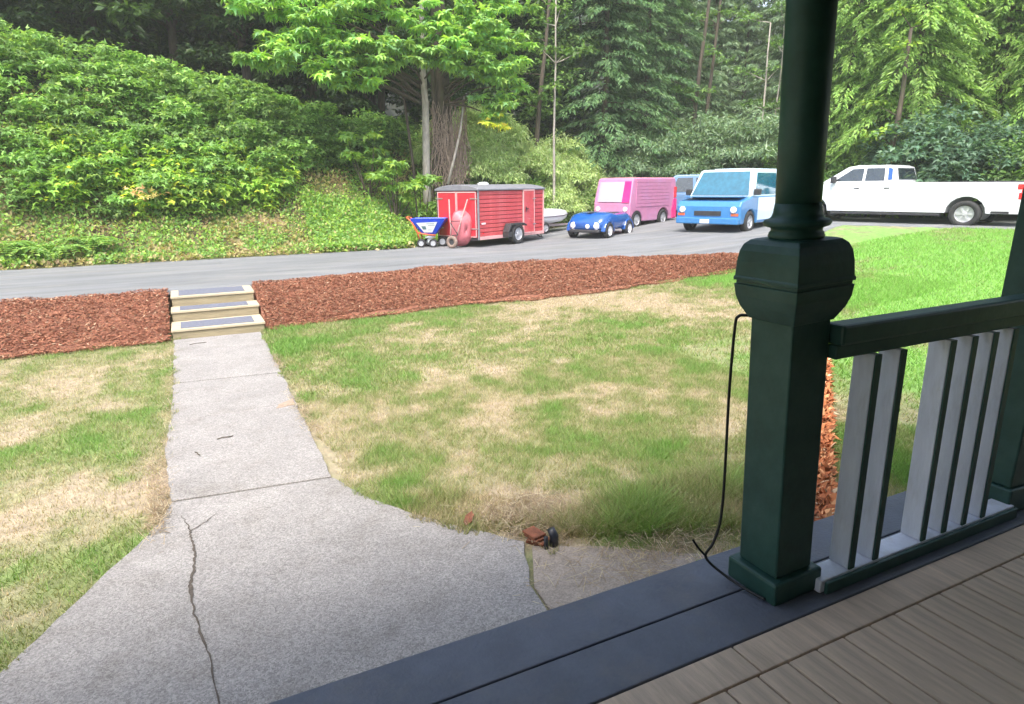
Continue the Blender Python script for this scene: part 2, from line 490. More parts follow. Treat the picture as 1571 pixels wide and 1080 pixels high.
def strip(name, x_arr, ylo, yhi, nv, zoff, zfun, material, skirt=0.08):
    rows = []
    for j in range(nv+1):
        t = j/nv
        y = ylo+(yhi-ylo)*t
        rows.append(np.stack([x_arr, y, zfun(x_arr, y, t)+zoff], 1))
    V = np.stack(rows)                      # nv+1, nx, 3
    V = np.pad(V, ((1, 1), (1, 1), (0, 0)), mode='edge')
    V[0, :, 2] -= skirt; V[-1, :, 2] -= skirt; V[:, 0, 2] -= skirt; V[:, -1, 2] -= skirt
    n1, n2 = V.shape[:2]
    ii = np.arange(n1*n2).reshape(n1, n2)
    F = np.stack([ii[:-1, :-1], ii[:-1, 1:], ii[1:, 1:], ii[1:, :-1]], -1).reshape(-1, 4)
    return link(name, np_mesh(name, V.reshape(-1, 3), F, material, None, True))

xr = np.concatenate([np.arange(-60, -8, 1.0), np.arange(-8, 31, 0.12), np.arange(31, 60, 1.5)])
nearj = np.interp(xr, NRX, NRY) + 0.10*(fbm(xr*2.2, xr*0+3)-.5)
farj = np.interp(xr, FRX, FRY) + 0.25*(fbm(xr*1.7, xr*0+8)-.5)
road = strip('driveway', xr, nearj, farj, 26, 0.008, lambda x, y, t: HT(x, y*0+np.clip(y, np.interp(x, NRX, NRY)+.001, np.interp(x, TOX, TOY)-.05)) + 0.015*(fbm(x*.7, y*.7)-.5), M['asphalt'])
tag(road, 'worn grey asphalt driveway running past the bank', kind='structure')

def mulch_z(x, y, t): return HT(x, y) + 0.05*math.sin(math.pi*min(max(t, 0), 1)) + 0.10*(fbm(x*2.3, y*2.3)-.5) + .04*(fbm(x*9, y*9)-.5)
for nm, xa, lb in (('mulch_bed', np.arange(-14, -0.36, 0.07), 'red brown bark mulch bank left of the wooden steps'),
                   ('mulch_bed', np.arange(1.06, 12.7, 0.07), 'long red brown bark mulch bank right of the wooden steps')):
    yl = np.interp(xa, LOWX, LOWY) + 0.16*(fbm(xa*1.6, xa*0+2)-.5)
    yh = np.interp(xa, NRX, NRY) - 0.02 + 0.10*(fbm(xa*2.0, xa*0+5)-.5)
    yl = np.minimum(yl, yh-.1)
    o = strip(nm, xa, yl, yh, 26, 0.015, mulch_z, M['mulch'], 0.5)
    tag(o, lb, kind='structure')

# bark chips lying on the mulch (real little flakes)
def chips(name, n, xlo, xhi, label, yfun, zfun, size=(0.010, 0.040), tones=None):
    x = rng.uniform(xlo, xhi, n)
    y = yfun(x, rng.random(n))
    z = zfun(x, y) + rng.uniform(0.0, 0.03, n)
    L = rng.uniform(size[0], size[1], n); w = L*rng.uniform(.12, .3, n)
    a = rng.normal(0.15, 0.7, n)
    til = rng.normal(0, .45, n)
    d = np.stack([np.cos(a)*np.cos(til), np.sin(a)*np.cos(til), np.sin(til)], 1)
    u = rng.normal(0, .4, (n, 3)); u[:, 2] += 1
    sd_ = np.cross(d, u); sd_ /= np.linalg.norm(sd_, axis=1)[:, None]
    c = np.stack([x, y, z], 1)
    dl, ds = d*L[:, None], sd_*w[:, None]
    V = np.stack([c-dl-ds*.5, c-dl*.2+ds, c+dl+ds*.3, c+dl*.4-ds], 1).reshape(-1, 3)
    F = np.arange(4*n).reshape(n, 4)
    tn = np.array(tones or [(.31, .130, .078), (.26, .10, .06), (.38, .19, .11), (.17, .07, .045), (.46, .32, .21)])
    t = tn[rng.choice(len(tn), n, p=[.34, .28, .2, .13, .05])]*rng.uniform(.75, 1.25, (n, 1))
    o = link(name, np_mesh(name, V, F, M['chip'], np.repeat(t, 4, 0)))
    return tag(o, label, 'bark chips', kind='stuff')
myf = lambda x, u: np.interp(x, LOWX, LOWY) - .16 + .3*(fbm(x*2.5, x*0+4)-.5)*(u < .12) + (np.interp(x, NRX, NRY)-np.interp(x, LOWX, LOWY)+.22)*np.where(u < .12, u*u/.12, u)
mzf = lambda x, y: HT(x, y) + .04*np.sin(np.pi*np.clip((y-np.interp(x, LOWX, LOWY))/(np.interp(x, NRX, NRY)-np.interp(x, LOWX, LOWY)), 0, 1)) + 0.10*(fbm(x*2.3, y*2.3)-.5) + 0.02
chips('bark_chips', 55000, -6, -.38, 'loose shredded red bark on the bank left of the steps', myf, mzf)
chips('bark_chips', 170000, 1.08, 12.75, 'loose shredded red bark on the bank right of the steps', myf, mzf)

# ------------------------------------------------------------------ concrete walk
def jitter_poly(pts, amp, step=0.12, keep=()):
    out = []
    for i, p in enumerate(pts):
        q = pts[(i+1) % len(pts)]
        L = math.dist(p, q); n = max(1, int(L/step))
        for k in range(n):
            t = k/n
            x, y = p[0]+(q[0]-p[0])*t, p[1]+(q[1]-p[1])*t
            a = 0 if (i in keep or k == 0) else amp
            out.append((x+random.uniform(-a, a), y+random.uniform(-a, a)))
    return out
walk = MB().slab([(-.28, 2.0), (.9, 2.0), (.85, 11.1), (-.28, 11.1)], -.12, -.06).build('front_walk', M['stain'])
tag(walk, 'sand bed under the concrete front walk', kind='structure')
gp = 0.006
slabs = [
 [(-.33, 10.42), (.93, 10.36), (.94, 11.22), (-.33, 11.26)],
 [(-.33, 8.62), (.91, 8.5), (.93, 10.34), (-.33, 10.40)],
 [(-.34, 7.12), (.88, 7.18), (.91, 8.48), (-.33, 8.60)],
 [(-.32, 5.17), (.84, 5.04), (.88, 7.16), (-.35, 7.10), (-.38, 6.2)],
 [(-1.5, 2.03), (1.47, 2.03), (1.58, 3.0), (1.77, 3.43), (1.55, 3.72), (1.35, 3.99), (1.17, 4.26), (1.02, 4.52), (.92, 4.78), (.85, 5.02), (-.32, 5.15), (-.38, 4.9), (-.5, 4.62), (-.68, 4.3), (-.88, 3.9), (-1.06, 3.54)]]
for i, sp in enumerate(slabs):
    jp = jitter_poly(sp, 0.012, keep=(0, 2) if i < 4 else (0, 1, 9))
    MB().slab(jp, -0.1, 0.028+0.004*(i % 2)).build('slab', M['concrete'], walk, bevel=0.006, seg=2)
MB().slab(jitter_poly([(1.50, 2.03), (3.2, 2.03), (3.0, 2.55), (2.5, 2.95), (2.15, 3.2), (1.80, 3.38), (1.60, 2.98)], 0.02, keep=(0, 5, 6)), -0.1, 0.012).build('slab', M['concrete_tan'], walk, bevel=0.006)
def ribbon(pts, z):
    mb = MB(); L = []; Rr = []
    for i, (x, y, w) in enumerate(pts):
        a, b = pts[max(i-1, 0)], pts[min(i+1, len(pts)-1)]
        dx, dy = b[0]-a[0], b[1]-a[1]; l = math.hypot(dx, dy) or 1
        L.append((x-dy/l*w/2, y+dx/l*w/2, z)); Rr.append((x+dy/l*w/2, y-dx/l*w/2, z))
    n = len(pts)
    return mb.add(L+Rr, [(i, i+1, n+i+1, n+i) for i in range(n-1)])
def wander(pts, n, amp):
    out = []
    for (x0, y0, w0), (x1, y1, w1) in zip(pts, pts[1:]):
        for k in range(n):
            t = k/n
            out.append((x0+(x1-x0)*t+random.uniform(-amp, amp), y0+(y1-y0)*t+random.uniform(-amp, amp), (w0+(w1-w0)*t)*random.uniform(.5, 1.5)))
    return out + [pts[-1]]
ribbon(wander([(-.26, 4.88, .003), (-.21, 4.68, .008), (-.2, 4.5, .009), (-.18, 4.3, .016), (-.19, 4.1, .014), (-.215, 3.9, .018), (-.2, 3.6, .011), (-.14, 3.2, .008), (-.1, 2.6, .006), (-.12, 2.05, .005)], 9, .006), 0.0325).build('crack', M['crack'], walk)
ribbon(wander([(-.20, 4.60, .006), (-.1, 4.7, .006), (.0, 4.84, .002)], 6, .006), 0.0335).build('crack', M['crack'], walk)
MB().slab(jitter_poly([(.66, 7.02), (.86, 7.06), (.88, 7.3), (.8, 7.22), (.7, 7.14)], .015, .06), 0.025, 0.036).build('sand_patch', M['stain'], walk)

# ------------------------------------------------------------------ wooden steps
st = empty('wooden_steps', (0.34, 11.25, 0), 0, 'three pale timber garden steps with grey grip strips at the end of the walk', 'steps')
def wl(o, root):                     # builder used world coordinates
    o.location = Vector(o.location) - Vector(root.location)
    return o
for i, (x0, x1, y0, y1, z0, z1, gx0, gx1) in enumerate(((-.355, 1.035, 11.30, 12.06, 0.0, .17, -.22, .88), (-.345, 1.045, 12.10, 12.62, .17, .335, -.21, .87), (-.335, 1.03, 12.66, 13.50, .335, .50, -.21, .88))):
    wl(MB().box(x0+.02, x1-.02, y0+.02, y0+.06, z0-.04 if i == 0 else z0-.02, z1-.036).build('riser', M['riser_wood'], st, bevel=.004), st)
    for sx in (x0+.01, x1-.05):
        wl(MB().box(sx, sx+.04, y0+.062, y1, z0-.1, z1-.037).build('side_board', M['riser_wood'], st, bevel=.004), st)
    ymid = (y0+y1)/2
    wl(MB().box(x0, x1, y0, ymid-.003, z1-.036, z1).build('tread_board', M['tread_wood'], st, bevel=.005), st)
    wl(MB().box(x0, x1, ymid+.003, y1, z1-.036, z1).build('tread_board', M['tread_wood'], st, bevel=.005), st)
    dep = y1-y0
    ga, gb = y0+.12*dep, y0+(.86 if i == 0 else .92)*dep
    for k in range(3):
        a = ga+(gb-ga)*k/3; b = ga+(gb-ga)*(k+1)/3-.006
        wl(MB().box(gx0, gx1, a, b, z1+.001, z1+.006).build('grip_strip', M['grip'], st), st)

# ------------------------------------------------------------------ foliage machinery
def unit(v): return v/np.maximum(np.linalg.norm(v, axis=1), 1e-9)[:, None]
SHAPES = {
 'maple': (np.array([(0, 0, 0), (-.52, .30, -.10), (-.17, .42, .03), (0, 1, -.12), (.17, .42, .03), (.52, .30, -.10)]), np.array([(0, 2, 1), (0, 3, 2), (0, 4, 3), (0, 5, 4)])),
 'oval': (np.array([(0, 0, 0), (-.30, .45, .06), (0, 1, -.1), (.30, .45, .06)]), np.array([(0, 2, 1), (0, 3, 2)])),
 'spray': (np.array([(0, 0, 0), (-.16, .35, 0), (0, 1, -.25), (.16, .35, 0)]), np.array([(0, 2, 1), (0, 3, 2)])),
}
def leaves(P, D, N, size, shape, tint):
    T, tri = SHAPES[shape]
    n = len(P)
    D = unit(D); X = unit(np.cross(D, N)); Nn = np.cross(X, D)
    s_ = size[:, None, None]
    V = P[:, None, :] + s_*(T[None, :, 0:1]*X[:, None] + T[None, :, 1:2]*D[:, None] + T[None, :, 2:3]*Nn[:, None])
    k = len(T)
    F = (np.arange(n)*k)[:, None, None] + tri[None]
    return V.reshape(-1, 3), F.reshape(-1, 3), np.repeat(tint, k, 0)
def merge(parts):
    Vs, Fs, Ts, b = [], [], [], 0
    for V, F, T in parts:
        Vs.append(V); Fs.append(F+b); Ts.append(T); b += len(V)
    return np.concatenate(Vs), np.concatenate(Fs), np.concatenate(Ts)
def pick(n, tones, p=None, jit=.22):
    tn = np.array(tones)
    return tn[rng.choice(len(tn), n, p=p)]*1.4*rng.uniform(1-jit, 1+jit, (n, 1))
def clump_cloud(C_, Rr, npc, size, shape, tones, p=None, flat=.6, droop=.25, cl_var=.18, out_w=.6, surf=.5):
    """leaves around clump centres C_ (m,3), radii Rr (m)"""
    m = len(C_)
    idx = np.repeat(np.arange(m), npc)
    n = len(idx)
    d = unit(rng.normal(size=(n, 3)))
    d[:, 2] = np.where(d[:, 2] < -.2, -d[:, 2]*.6, d[:, 2])
    rad = Rr[idx]*rng.random(n)**surf
    P = C_[idx] + d*rad[:, None]*np.array((1, 1, flat))
    D = d*np.array((1, 1, .3)) + rng.normal(0, .45, (n, 3)); D[:, 2] -= droop
    N = out_w*d + rng.normal(0, .35, (n, 3)); N[:, 2] += .9
    sz = rng.uniform(size[0], size[1], n)
    cv = rng.uniform(1-cl_var, 1+cl_var, (m, 1))
    t = pick(n, tones, p)*cv[idx]
    return leaves(P, D, N, sz, shape, t)

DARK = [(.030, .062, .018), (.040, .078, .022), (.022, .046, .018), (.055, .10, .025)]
MID = [(.075, .15, .035), (.10, .185, .045), (.055, .11, .03), (.13, .22, .055)]
BRIGHT = [(.15, .27, .07), (.19, .325, .085), (.12, .22, .06), (.25, .36, .09)]
LIME = [(.20, .32, .045), (.16, .28, .045), (.26, .36, .06), (.12, .23, .04)]
YEL = [(.48, .50, .06), (.40, .46, .06), (.30, .38, .05), (.5, .42, .08)]
HAZE_GREY = [(.12, .19, .11), (.155, .23, .135), (.10, .16, .095), (.20, .27, .17)]  # paler tints for far foliage, distance haze mixed into the leaf colour
PALE = [(.30, .39, .17), (.36, .44, .21), (.24, .33, .14), (.42, .48, .25)]
TEAL = [(.06, .115, .07), (.075, .145, .09), (.045, .09, .055), (.12, .19, .125)]

def limb(mb, a, b, r0, r1, sag=0.0, n=5, seg=5):
    a, b = Vector(a), Vector(b)
    pts = []
    for i in range(seg+1):
        t = i/seg
        p = a.lerp(b, t)
        p.z += sag*math.sin(math.pi*t)
        p += Vector((random.uniform(-1, 1), random.uniform(-1, 1), random.uniform(-.5, .5)))*0.03*(b-a).length*math.sin(math.pi*t)
        pts.append(p)
    mb.tube(pts, [r0+(r1-r0)*i/seg for i in range(seg+1)], n=n)
    return pts

def broadleaf(H, h0, rad, ncl, npc, size, tones, shape='oval', tr=.18, nlimb=14, clr=(.8, 1.4), p=None, bark='bark', lean=0.0):
    """returns (trunk mesh, crown mesh) at origin"""
    tb = MB()
    top = Vector((lean*H, 0, H*.88))
    pts = []
    for i in range(9):
        t = i/8
        pts.append(Vector((lean*H*t, 0, -.5)).lerp(Vector((lean*H*t, 0, H*.88)), t) + Vector((random.uniform(-.12, .12), random.uniform(-.12, .12), 0))*(t > 0))
    tb.tube(pts, [tr*(1.35 if i == 0 else 1)*(1-.85*i/8) for i in range(9)], n=9)
    cs, rs = [], []
    for k in range(ncl):
        u = random.random()
        z = h0 + (H-h0)*u
        rr = rad*math.sin(math.pi*min(1, (.16+.84*u))**.8)**.6 if u < .97 else rad*.2
        a = random.uniform(0, 2*math.pi)
        q = rr*math.sqrt(random.uniform(.25, 1))
        c = Vector((lean*z+q*math.cos(a), q*math.sin(a), z))
        cs.append(c); rs.append(random.uniform(*clr))
        if k < nlimb:
            zt = max(h0*.55, z-q*.7)
            zt = min(zt, H*.8)
            i = zt/(H*.88)*8
            base = pts[min(8, int(i)+1)]
            limb(tb, base, c, tr*.38*(1-zt/H)+.02, .012, sag=.1*q, n=5, seg=5)
    cl = clump_cloud(np.array([tuple(c) for c in cs]), np.array(rs), npc, size, shape, tones, p)
    return tb.mesh('trunk', M[bark], True), np_mesh('crown', *cl[:2], M['leaf'], cl[2])

def conifer(H, h0, rad, tones, size=(.22, .42), nbr=150, per=150, tr=.2, droop=.35):
    tb = MB()
    tb.tube([(random.uniform(-.05, .05), random.uniform(-.05, .05), -0.5+(H+.3)*i/8) for i in range(9)], [tr*(1-.93*i/8) for i in range(9)], n=9)
    Ps, Ds, Ns, Sz, Cl = [], [], [], [], []
    for k in range(nbr):
        u = (k+random.random())/nbr
        z = h0+(H-h0)*u
        L = rad*(1-u)**.75*random.uniform(.65, 1.1)+.15
        a = k*2.399+random.uniform(-.4, .4)
        da = np.array((math.cos(a), math.sin(a), 0))
        sag = droop*L
        t = rng.random(per)**.7
        lat = (rng.random(per)-.5)*L*.55*(1.15-t)
        side = np.array((-da[1], da[0], 0))
        P = np.array((0, 0, z)) + da*(L*t)[:, None] + side*lat[:, None]
        P[:, 2] += .15*L*np.sin(t*2.2) - sag*t**1.6 - np.abs(lat)*.25 + rng.normal(0, .05, per)
        D = da*1.0 + side*(np.sign(lat)*.7)[:, None] + rng.normal(0, .25, (per, 3)); D[:, 2] -= .45
        Nn = rng.normal(0, .3, (per, 3)); Nn[:, 2] += 1
        Ps.append(P); Ds.append(D); Ns.append(Nn); Sz.append(rng.uniform(*size, per)); Cl.append(np.full(per, random.uniform(.8, 1.2)))
        if k % 3 == 0:
            e = Vector((da[0]*L*.8, da[1]*L*.8, z-sag*.55))
            limb(tb, (0, 0, z), e, .035*(1-u)+.012, .008, sag=.06*L, n=4, seg=4)
    P = np.concatenate(Ps)
    t = pick(len(P), tones)*np.concatenate(Cl)[:, None]
    cl = leaves(P, np.concatenate(Ds), np.concatenate(Ns), np.concatenate(Sz), 'spray', t)
    return tb.mesh('trunk', M['bark'], True), np_mesh('crown', *cl[:2], M['leaf'], cl[2])

def tree(name, meshes, loc, rz, sc, label, group=None, cat='tree'):
    e = empty(name, loc, rz, label, cat, group)
    e.scale = sc if isinstance(sc, tuple) else (sc, sc, sc)
    link('trunk', meshes[0], e); link('crown', meshes[1], e)
    return e

K = {}
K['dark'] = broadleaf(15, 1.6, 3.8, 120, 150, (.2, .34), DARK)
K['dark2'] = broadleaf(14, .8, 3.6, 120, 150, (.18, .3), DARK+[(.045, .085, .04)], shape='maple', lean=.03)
K['mid'] = broadleaf(14, 1.2, 3.6, 120, 150, (.18, .30), MID)
K['con'] = conifer(17, 1.0, 4.2, [(.07, .14, .06), (.09, .17, .07), (.055, .11, .05), (.12, .20, .085)], size=(.15, .32), per=220)
K['condark'] = conifer(16, 1.5, 3.8, DARK, nbr=130, per=120)
K['grey'] = conifer(15, .8, 3.6, HAZE_GREY, size=(.16, .34), nbr=140, per=140, droop=.2)
K['lime'] = conifer(14, .6, 4.0, [(.15, .26, .065), (.19, .31, .075), (.12, .21, .055), (.24, .36, .09)], size=(.13, .29), nbr=160, per=260, droop=.6)

def T(kind, name, deg, r, label, group=None, sc=1.0, rz=None, dz=-.2):
    x, y = polar(deg, r)
    return tree(name, K[kind], (x, y, Hp(x, y)+dz), random.uniform(0, 6.28) if rz is None else rz, sc, label, group)

# dark wood behind the left bank
gl = 'dark forest trees behind the bank'
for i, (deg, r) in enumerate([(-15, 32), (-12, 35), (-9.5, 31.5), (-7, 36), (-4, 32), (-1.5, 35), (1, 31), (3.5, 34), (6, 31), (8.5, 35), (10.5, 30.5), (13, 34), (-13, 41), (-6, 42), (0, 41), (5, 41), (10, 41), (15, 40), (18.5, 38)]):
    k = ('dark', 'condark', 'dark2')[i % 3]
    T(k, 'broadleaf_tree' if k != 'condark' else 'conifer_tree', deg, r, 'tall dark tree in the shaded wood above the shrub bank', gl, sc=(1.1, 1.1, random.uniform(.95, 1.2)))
# centre
T('dark2', 'broadleaf_tree', 16, 30.5, 'dark maple leaning out of the wood just left of the bright maple')
T('dark', 'broadleaf_tree', 20.5, 31, 'dark leafy tree directly behind the bright green maple')
T('mid', 'broadleaf_tree', 26, 34, 'mid green leafy tree right of the bright maple with a dark interior')
T('dark', 'broadleaf_tree', 29.8, 35.5, 'dark slim tree between the bright maple and the drooping conifer')
T('con', 'conifer_tree', 34.2, 33.5, 'big drooping green conifer above the pink van', sc=(1.0, 1.0, 1.0))
T('con', 'conifer_tree', 37.5, 36, 'second drooping conifer standing behind the one above the pink van', rz=2.0)
gb_ = 'hazy grey green trees at the back of the clearing'
for i, (deg, r, k) in enumerate([(23, 38, 'dark'), (28, 40, 'con'), (32, 41, 'dark'), (37, 42, 'grey'), (40, 39, 'grey'), (42.5, 43, 'grey'), (45, 47, 'grey'), (48, 41, 'grey'), (51, 40, 'con'), (47, 52, 'dark2'), (39, 50, 'dark'), (43, 52, 'condark')]):
    T(k, 'conifer_tree' if k in ('grey', 'con', 'condark') else 'broadleaf_tree', deg, r, 'hazy grey green tree at the back of the clearing behind the vehicles', gb_, sc=(1.0, 1.0, 1.0))
# right side wall of light foliage
T('lime', 'conifer_tree', 52.5, 33, 'light green drooping tree just right of the round porch column', rz=.5)
T('lime', 'conifer_tree', 56.5, 31.5, 'light green drooping tree above the roof of the white pickup', rz=2.2)
T('lime', 'conifer_tree', 61.5, 34, 'light green drooping tree above the pickup load bed', rz=4.0)
T('lime', 'conifer_tree', 66, 32, 'light green drooping tree at the right edge above the tailgate', rz=1.1)
for i, (deg, r, k) in enumerate([(54.5, 38, 'mid'), (59, 39, 'dark'), (64, 39, 'mid'), (69, 37, 'mid'), (57, 45, 'dark'), (62, 46, 'condark'), (67, 46, 'dark'), (51, 46, 'condark'), (72, 36, 'lime')]):
    T(k, 'broadleaf_tree' if k in ('mid', 'dark') else 'conifer_tree', deg, r, 'dark green tree in the wood behind the light green ones at the right', 'dark trees behind the right hand foliage')

# bushes: shared meshes, foliage to the ground
def bush_meshes(w, h, ncl, npc, size, tones, shape='oval', clr=(.35, .6), p=None, flat=.7):
    tb = MB(); cs = []
    for k in range(ncl):
        a = random.uniform(0, 6.28); u = math.sqrt(random.random())
        el = math.sqrt(max(0, 1-u*u))
        q = random.uniform(.55, 1)
        c = (w*u*math.cos(a), w*u*math.sin(a), .15+h*el*q)
        cs.append(c)
        if k < 9: limb(tb, (random.uniform(-.1, .1), random.uniform(-.1, .1), -.1), c, .03, .008, sag=.1, n=4, seg=4)
    cl = clump_cloud(np.array(cs), rng.uniform(*clr, ncl), npc, size, shape, tones, p, flat=flat)
    return tb.mesh('stem', M['bark'], True), np_mesh('foliage', *cl[:2], M['leaf'], cl[2])
def bush(name, ms, x, y, label, rz=0.0, sc=1.0, group=None, cat='bush', dz=-.1):
    e = empty(name, (x, y, Hp(x, y)+dz), rz, label, cat, group)
    e.scale = sc if isinstance(sc, tuple) else (sc,)*3
    link('stem', ms[0], e); link('foliage', ms[1], e)
    return e
BU = {}
BU['grey'] = bush_meshes(2.6, 3.4, 60, 140, (.12, .24), HAZE_GREY+[(.10, .17, .075)], clr=(.5, .9), shape='spray')
BU['teal'] = bush_meshes(2.2, 3.0, 60, 150, (.13, .24), TEAL, clr=(.45, .8), shape='maple')
BU['pale'] = bush_meshes(1.7, 1.6, 60, 150, (.09, .19), PALE, clr=(.3, .6), shape='spray')
BU['mid'] = bush_meshes(2.0, 2.4, 60, 150, (.12, .22), MID, clr=(.4, .8))
BU['bright'] = bush_meshes(1.3, 1.3, 40, 110, (.12, .22), BRIGHT, clr=(.3, .55), shape='maple')

for i, (deg, r, k, sc, lb) in enumerate([
    (37.5, 33.0, 'grey', 1.1, 'soft grey green bush behind the roof of the pink van'),
    (41.5, 35.5, 'grey', 1.35, 'tall feathery grey green bush above the slate blue car'),
    (44.8, 34.5, 'grey', 1.2, 'round grey green bush behind the light blue boxy car'),
    (48, 33.5, 'grey', 1.3, 'feathery bush beside the round porch column on its left'),
    (51, 32.5, 'mid', 1.2, 'mid green bush hidden partly by the round porch column'),
    (53.8, 31, 'mid', .9, 'low green bush behind the pickup cab'),
    (58.8, 29.5, 'teal', 1.25, 'dark bluish leafy bush above the pickup load bed'),
    (61.2, 30.5, 'teal', 1.1, 'dark bluish leafy bush near the pickup tail lamp'),
    (64.5, 29, 'mid', 1.1, 'green bush behind the pickup tailgate'),
    (68, 29, 'mid', 1.1, 'green bush beyond the right edge of the lawn'),
    (56, 30, 'teal', .8, 'small bluish bush right above the pickup cab')]):
    x, y = polar(deg, r)
    bush('bush', BU[k], x, y, lb, rz=i*1.3, sc=sc)
# pale bushes running down the end of the bank behind the trailer
for i, (x, y, sc, lb) in enumerate([(10.8, 24.6, .9, 'pale leafed bush behind the trailer roof near its rear'), (12.9, 25.3, .95, 'pale leafed bush above the trailer front end'), (14.9, 25.6, .95, 'pale leafed bush at the end of the bank above the white car'),
                                   (16.7, 25.9, .8, 'small pale bush at the low end of the bank beside the pink van'), (9.7, 25.2, .9, 'pale leafed bush between the maple trunk and trailer roof'), (12.0, 26.8, 1.0, 'pale leafed bush on the crest behind the trailer'), (15.8, 27.4, 1.0, 'pale leafed bush on the crest above the blue car'), (13.9, 24.3, .7, 'lowest pale bush at the foot of the bank behind the white car')]):
    bush('bush', BU['pale'], x, y-.3, lb, rz=i*.9, sc=(sc*1.1, sc*1.1, sc*1.35))
bush('bush', BU['bright'], 12.9, 24.2, 'bright yellow green shrub at the front corner above the trailer', sc=(.55, .55, 1.1))

# ------------------------------------------------------------------ hillside shrub thicket
def hill_pts(n, xr_, sr):
    x = rng.uniform(*xr_, n); s_ = rng.uniform(*sr, n)
    y = np.interp(x, TOX, TOY)+s_*5.6
    return x, y, s_
def shrub_mass(name, n_cl, xr_, sr, keep, npc, size, tones, p, rad, lift, label, shape='maple'):
    x, y, s_ = hill_pts(n_cl, xr_, sr)
    k = keep(x, s_)
    x, y, s_ = x[k], y[k], s_[k]
    z = HT(x, y)
    hgt = rng.uniform(*lift, len(x))
    C_ = np.stack([x, y-hgt*.25, z+hgt], 1)
    r = rng.uniform(*rad, len(x))
    cl = clump_cloud(C_, r, npc, size, shape, tones, p, flat=.55, droop=.35, cl_var=.3, surf=.4)
    cl2 = clump_cloud(C_-np.array((0, 0, .35)), r, npc//2, size, shape, [tuple(np.array(t)*.9) for t in tones], p, flat=.8, cl_var=.3)
    V, F_, Tn = merge([cl, cl2])
    return tag(link(name, np_mesh(name, V, F_, M['leaf'], Tn)), label, 'shrubs', kind='stuff')
lowedge = lambda x: np.interp(x, [-14, -4, 0, 2.5, 4, 6, 8], [.30, .32, .36, .46, .6, .78, .85])
shrub_mass('shrub_thicket', 1150, (-13, 8.2), (.15, 1.25), lambda x, s_: s_ > lowedge(x)+.12*(fbm(x*.9, s_*5)-.5), 95, (.08, .23), BRIGHT+MID[:2], [.26, .2, .2, .12, .12, .10], (.25, .65), (.1, 1.15), 'dense bright leafy shrub thicket covering the upper left bank')
shrub_mass('shrub_thicket', 130, (-3.2, 3.4), (.36, .62), lambda x, s_: s_ > lowedge(x)-.03, 60, (.13, .26), LIME+YEL[:1], [.3, .3, .15, .15, .1], (.3, .5), (.3, .7), 'yellow green low shrubs with a few yellowing leaves in the middle of the bank')
shrub_mass('shrub_thicket', 200, (3.0, 9.5), (.75, 1.3), lambda x, s_: s_ > .7, 60, (.12, .24), MID+BRIGHT[:2], None, (.35, .6), (.2, .9), 'darker shrubs under the trees at the crest left of the maple')
# orange autumn leaves
x, y = np.array([-1.05, -.85, -.6, -.95]), np.array([21.35, 21.3, 21.25, 21.2])
cl = clump_cloud(np.stack([x, y-.35, HT(x, y)+.75], 1), np.full(4, .42), 9, (.12, .2), 'maple', [(.50, .36, .16), (.52, .42, .16), (.42, .24, .12)])
tag(link('shrub', np_mesh('shrub', *cl[:2], M['leaf'], cl[2])), 'small shrub tip with orange autumn leaves on the bank', 'shrub')

# right part of the bank: ivy and bramble behind the trailer
shrub_mass('bramble', 520, (8.4, 17.3), (.02, .75), lambda x, s_: x > 8.2, 60, (.10, .2), PALE[:2]+BRIGHT, [.24, .22, .16, .14, .12, .12], (.3, .6), (.1, .9), 'pale green bramble and ivy covering the bank behind the red trailer')

# low weeds on the lower slope
def weeds(name, n, xr_, sr, dens, size, tones, p, label, hh=(.02, .25)):
    x, y, s_ = hill_pts(n, xr_, sr)
    k = dens(x, s_, y) > rng.random(n)
    x, y = x[k], y[k]; m = len(x)
    P = np.stack([x, y, HT(x, y)+rng.uniform(*hh, m)], 1)
    D = rng.normal(0, .7, (m, 3)); D[:, 2] += .35
    N = rng.normal(0, .4, (m, 3)); N[:, 2] += .9; N[:, 1] -= .3
    cl = leaves(P, D, N, rng.uniform(*size, m), 'oval', pick(m, tones, p, .3))
    return tag(link(name, np_mesh(name, *cl[:2], M['leaf'], cl[2])), label, 'weeds', kind='stuff')
weeds('weeds', 80000, (-13, 9), (-.05, .95), lambda x, s_, y: np.clip((fbm(x*1.6, y*1.6+9)-.42)*5, .06, 1), (.05, .13), BRIGHT+LIME[:2]+[(.30, .26, .12)], [.17, .13, .17, .12, .14, .12, .15], 'low bright weeds and ground cover on the lower bank')
weeds('dry_grass', 48000, (-13, 9.5), (-.07, .9), lambda x, s_, y: np.clip((fbm(x*1.6, y*1.6+9)-.2)*-3+1.4, .1, 1), (.06, .16), [(.36, .30, .15), (.28, .25, .10), (.22, .16, .09), (.20, .22, .06)], None, 'dry straw and dead stalks between the weeds of the lower bank', hh=(.0, .12))
weeds('ground_cover', 26000, (3.5, 8.5), (-.05, .5), lambda x, s_, y: np.clip((fbm(x*1.3+3, y*1.3)-.3)*4, .2, 1), (.07, .15), BRIGHT+LIME, None, 'bright green creeping plants on the bank beside the spreader', hh=(.02, .22))
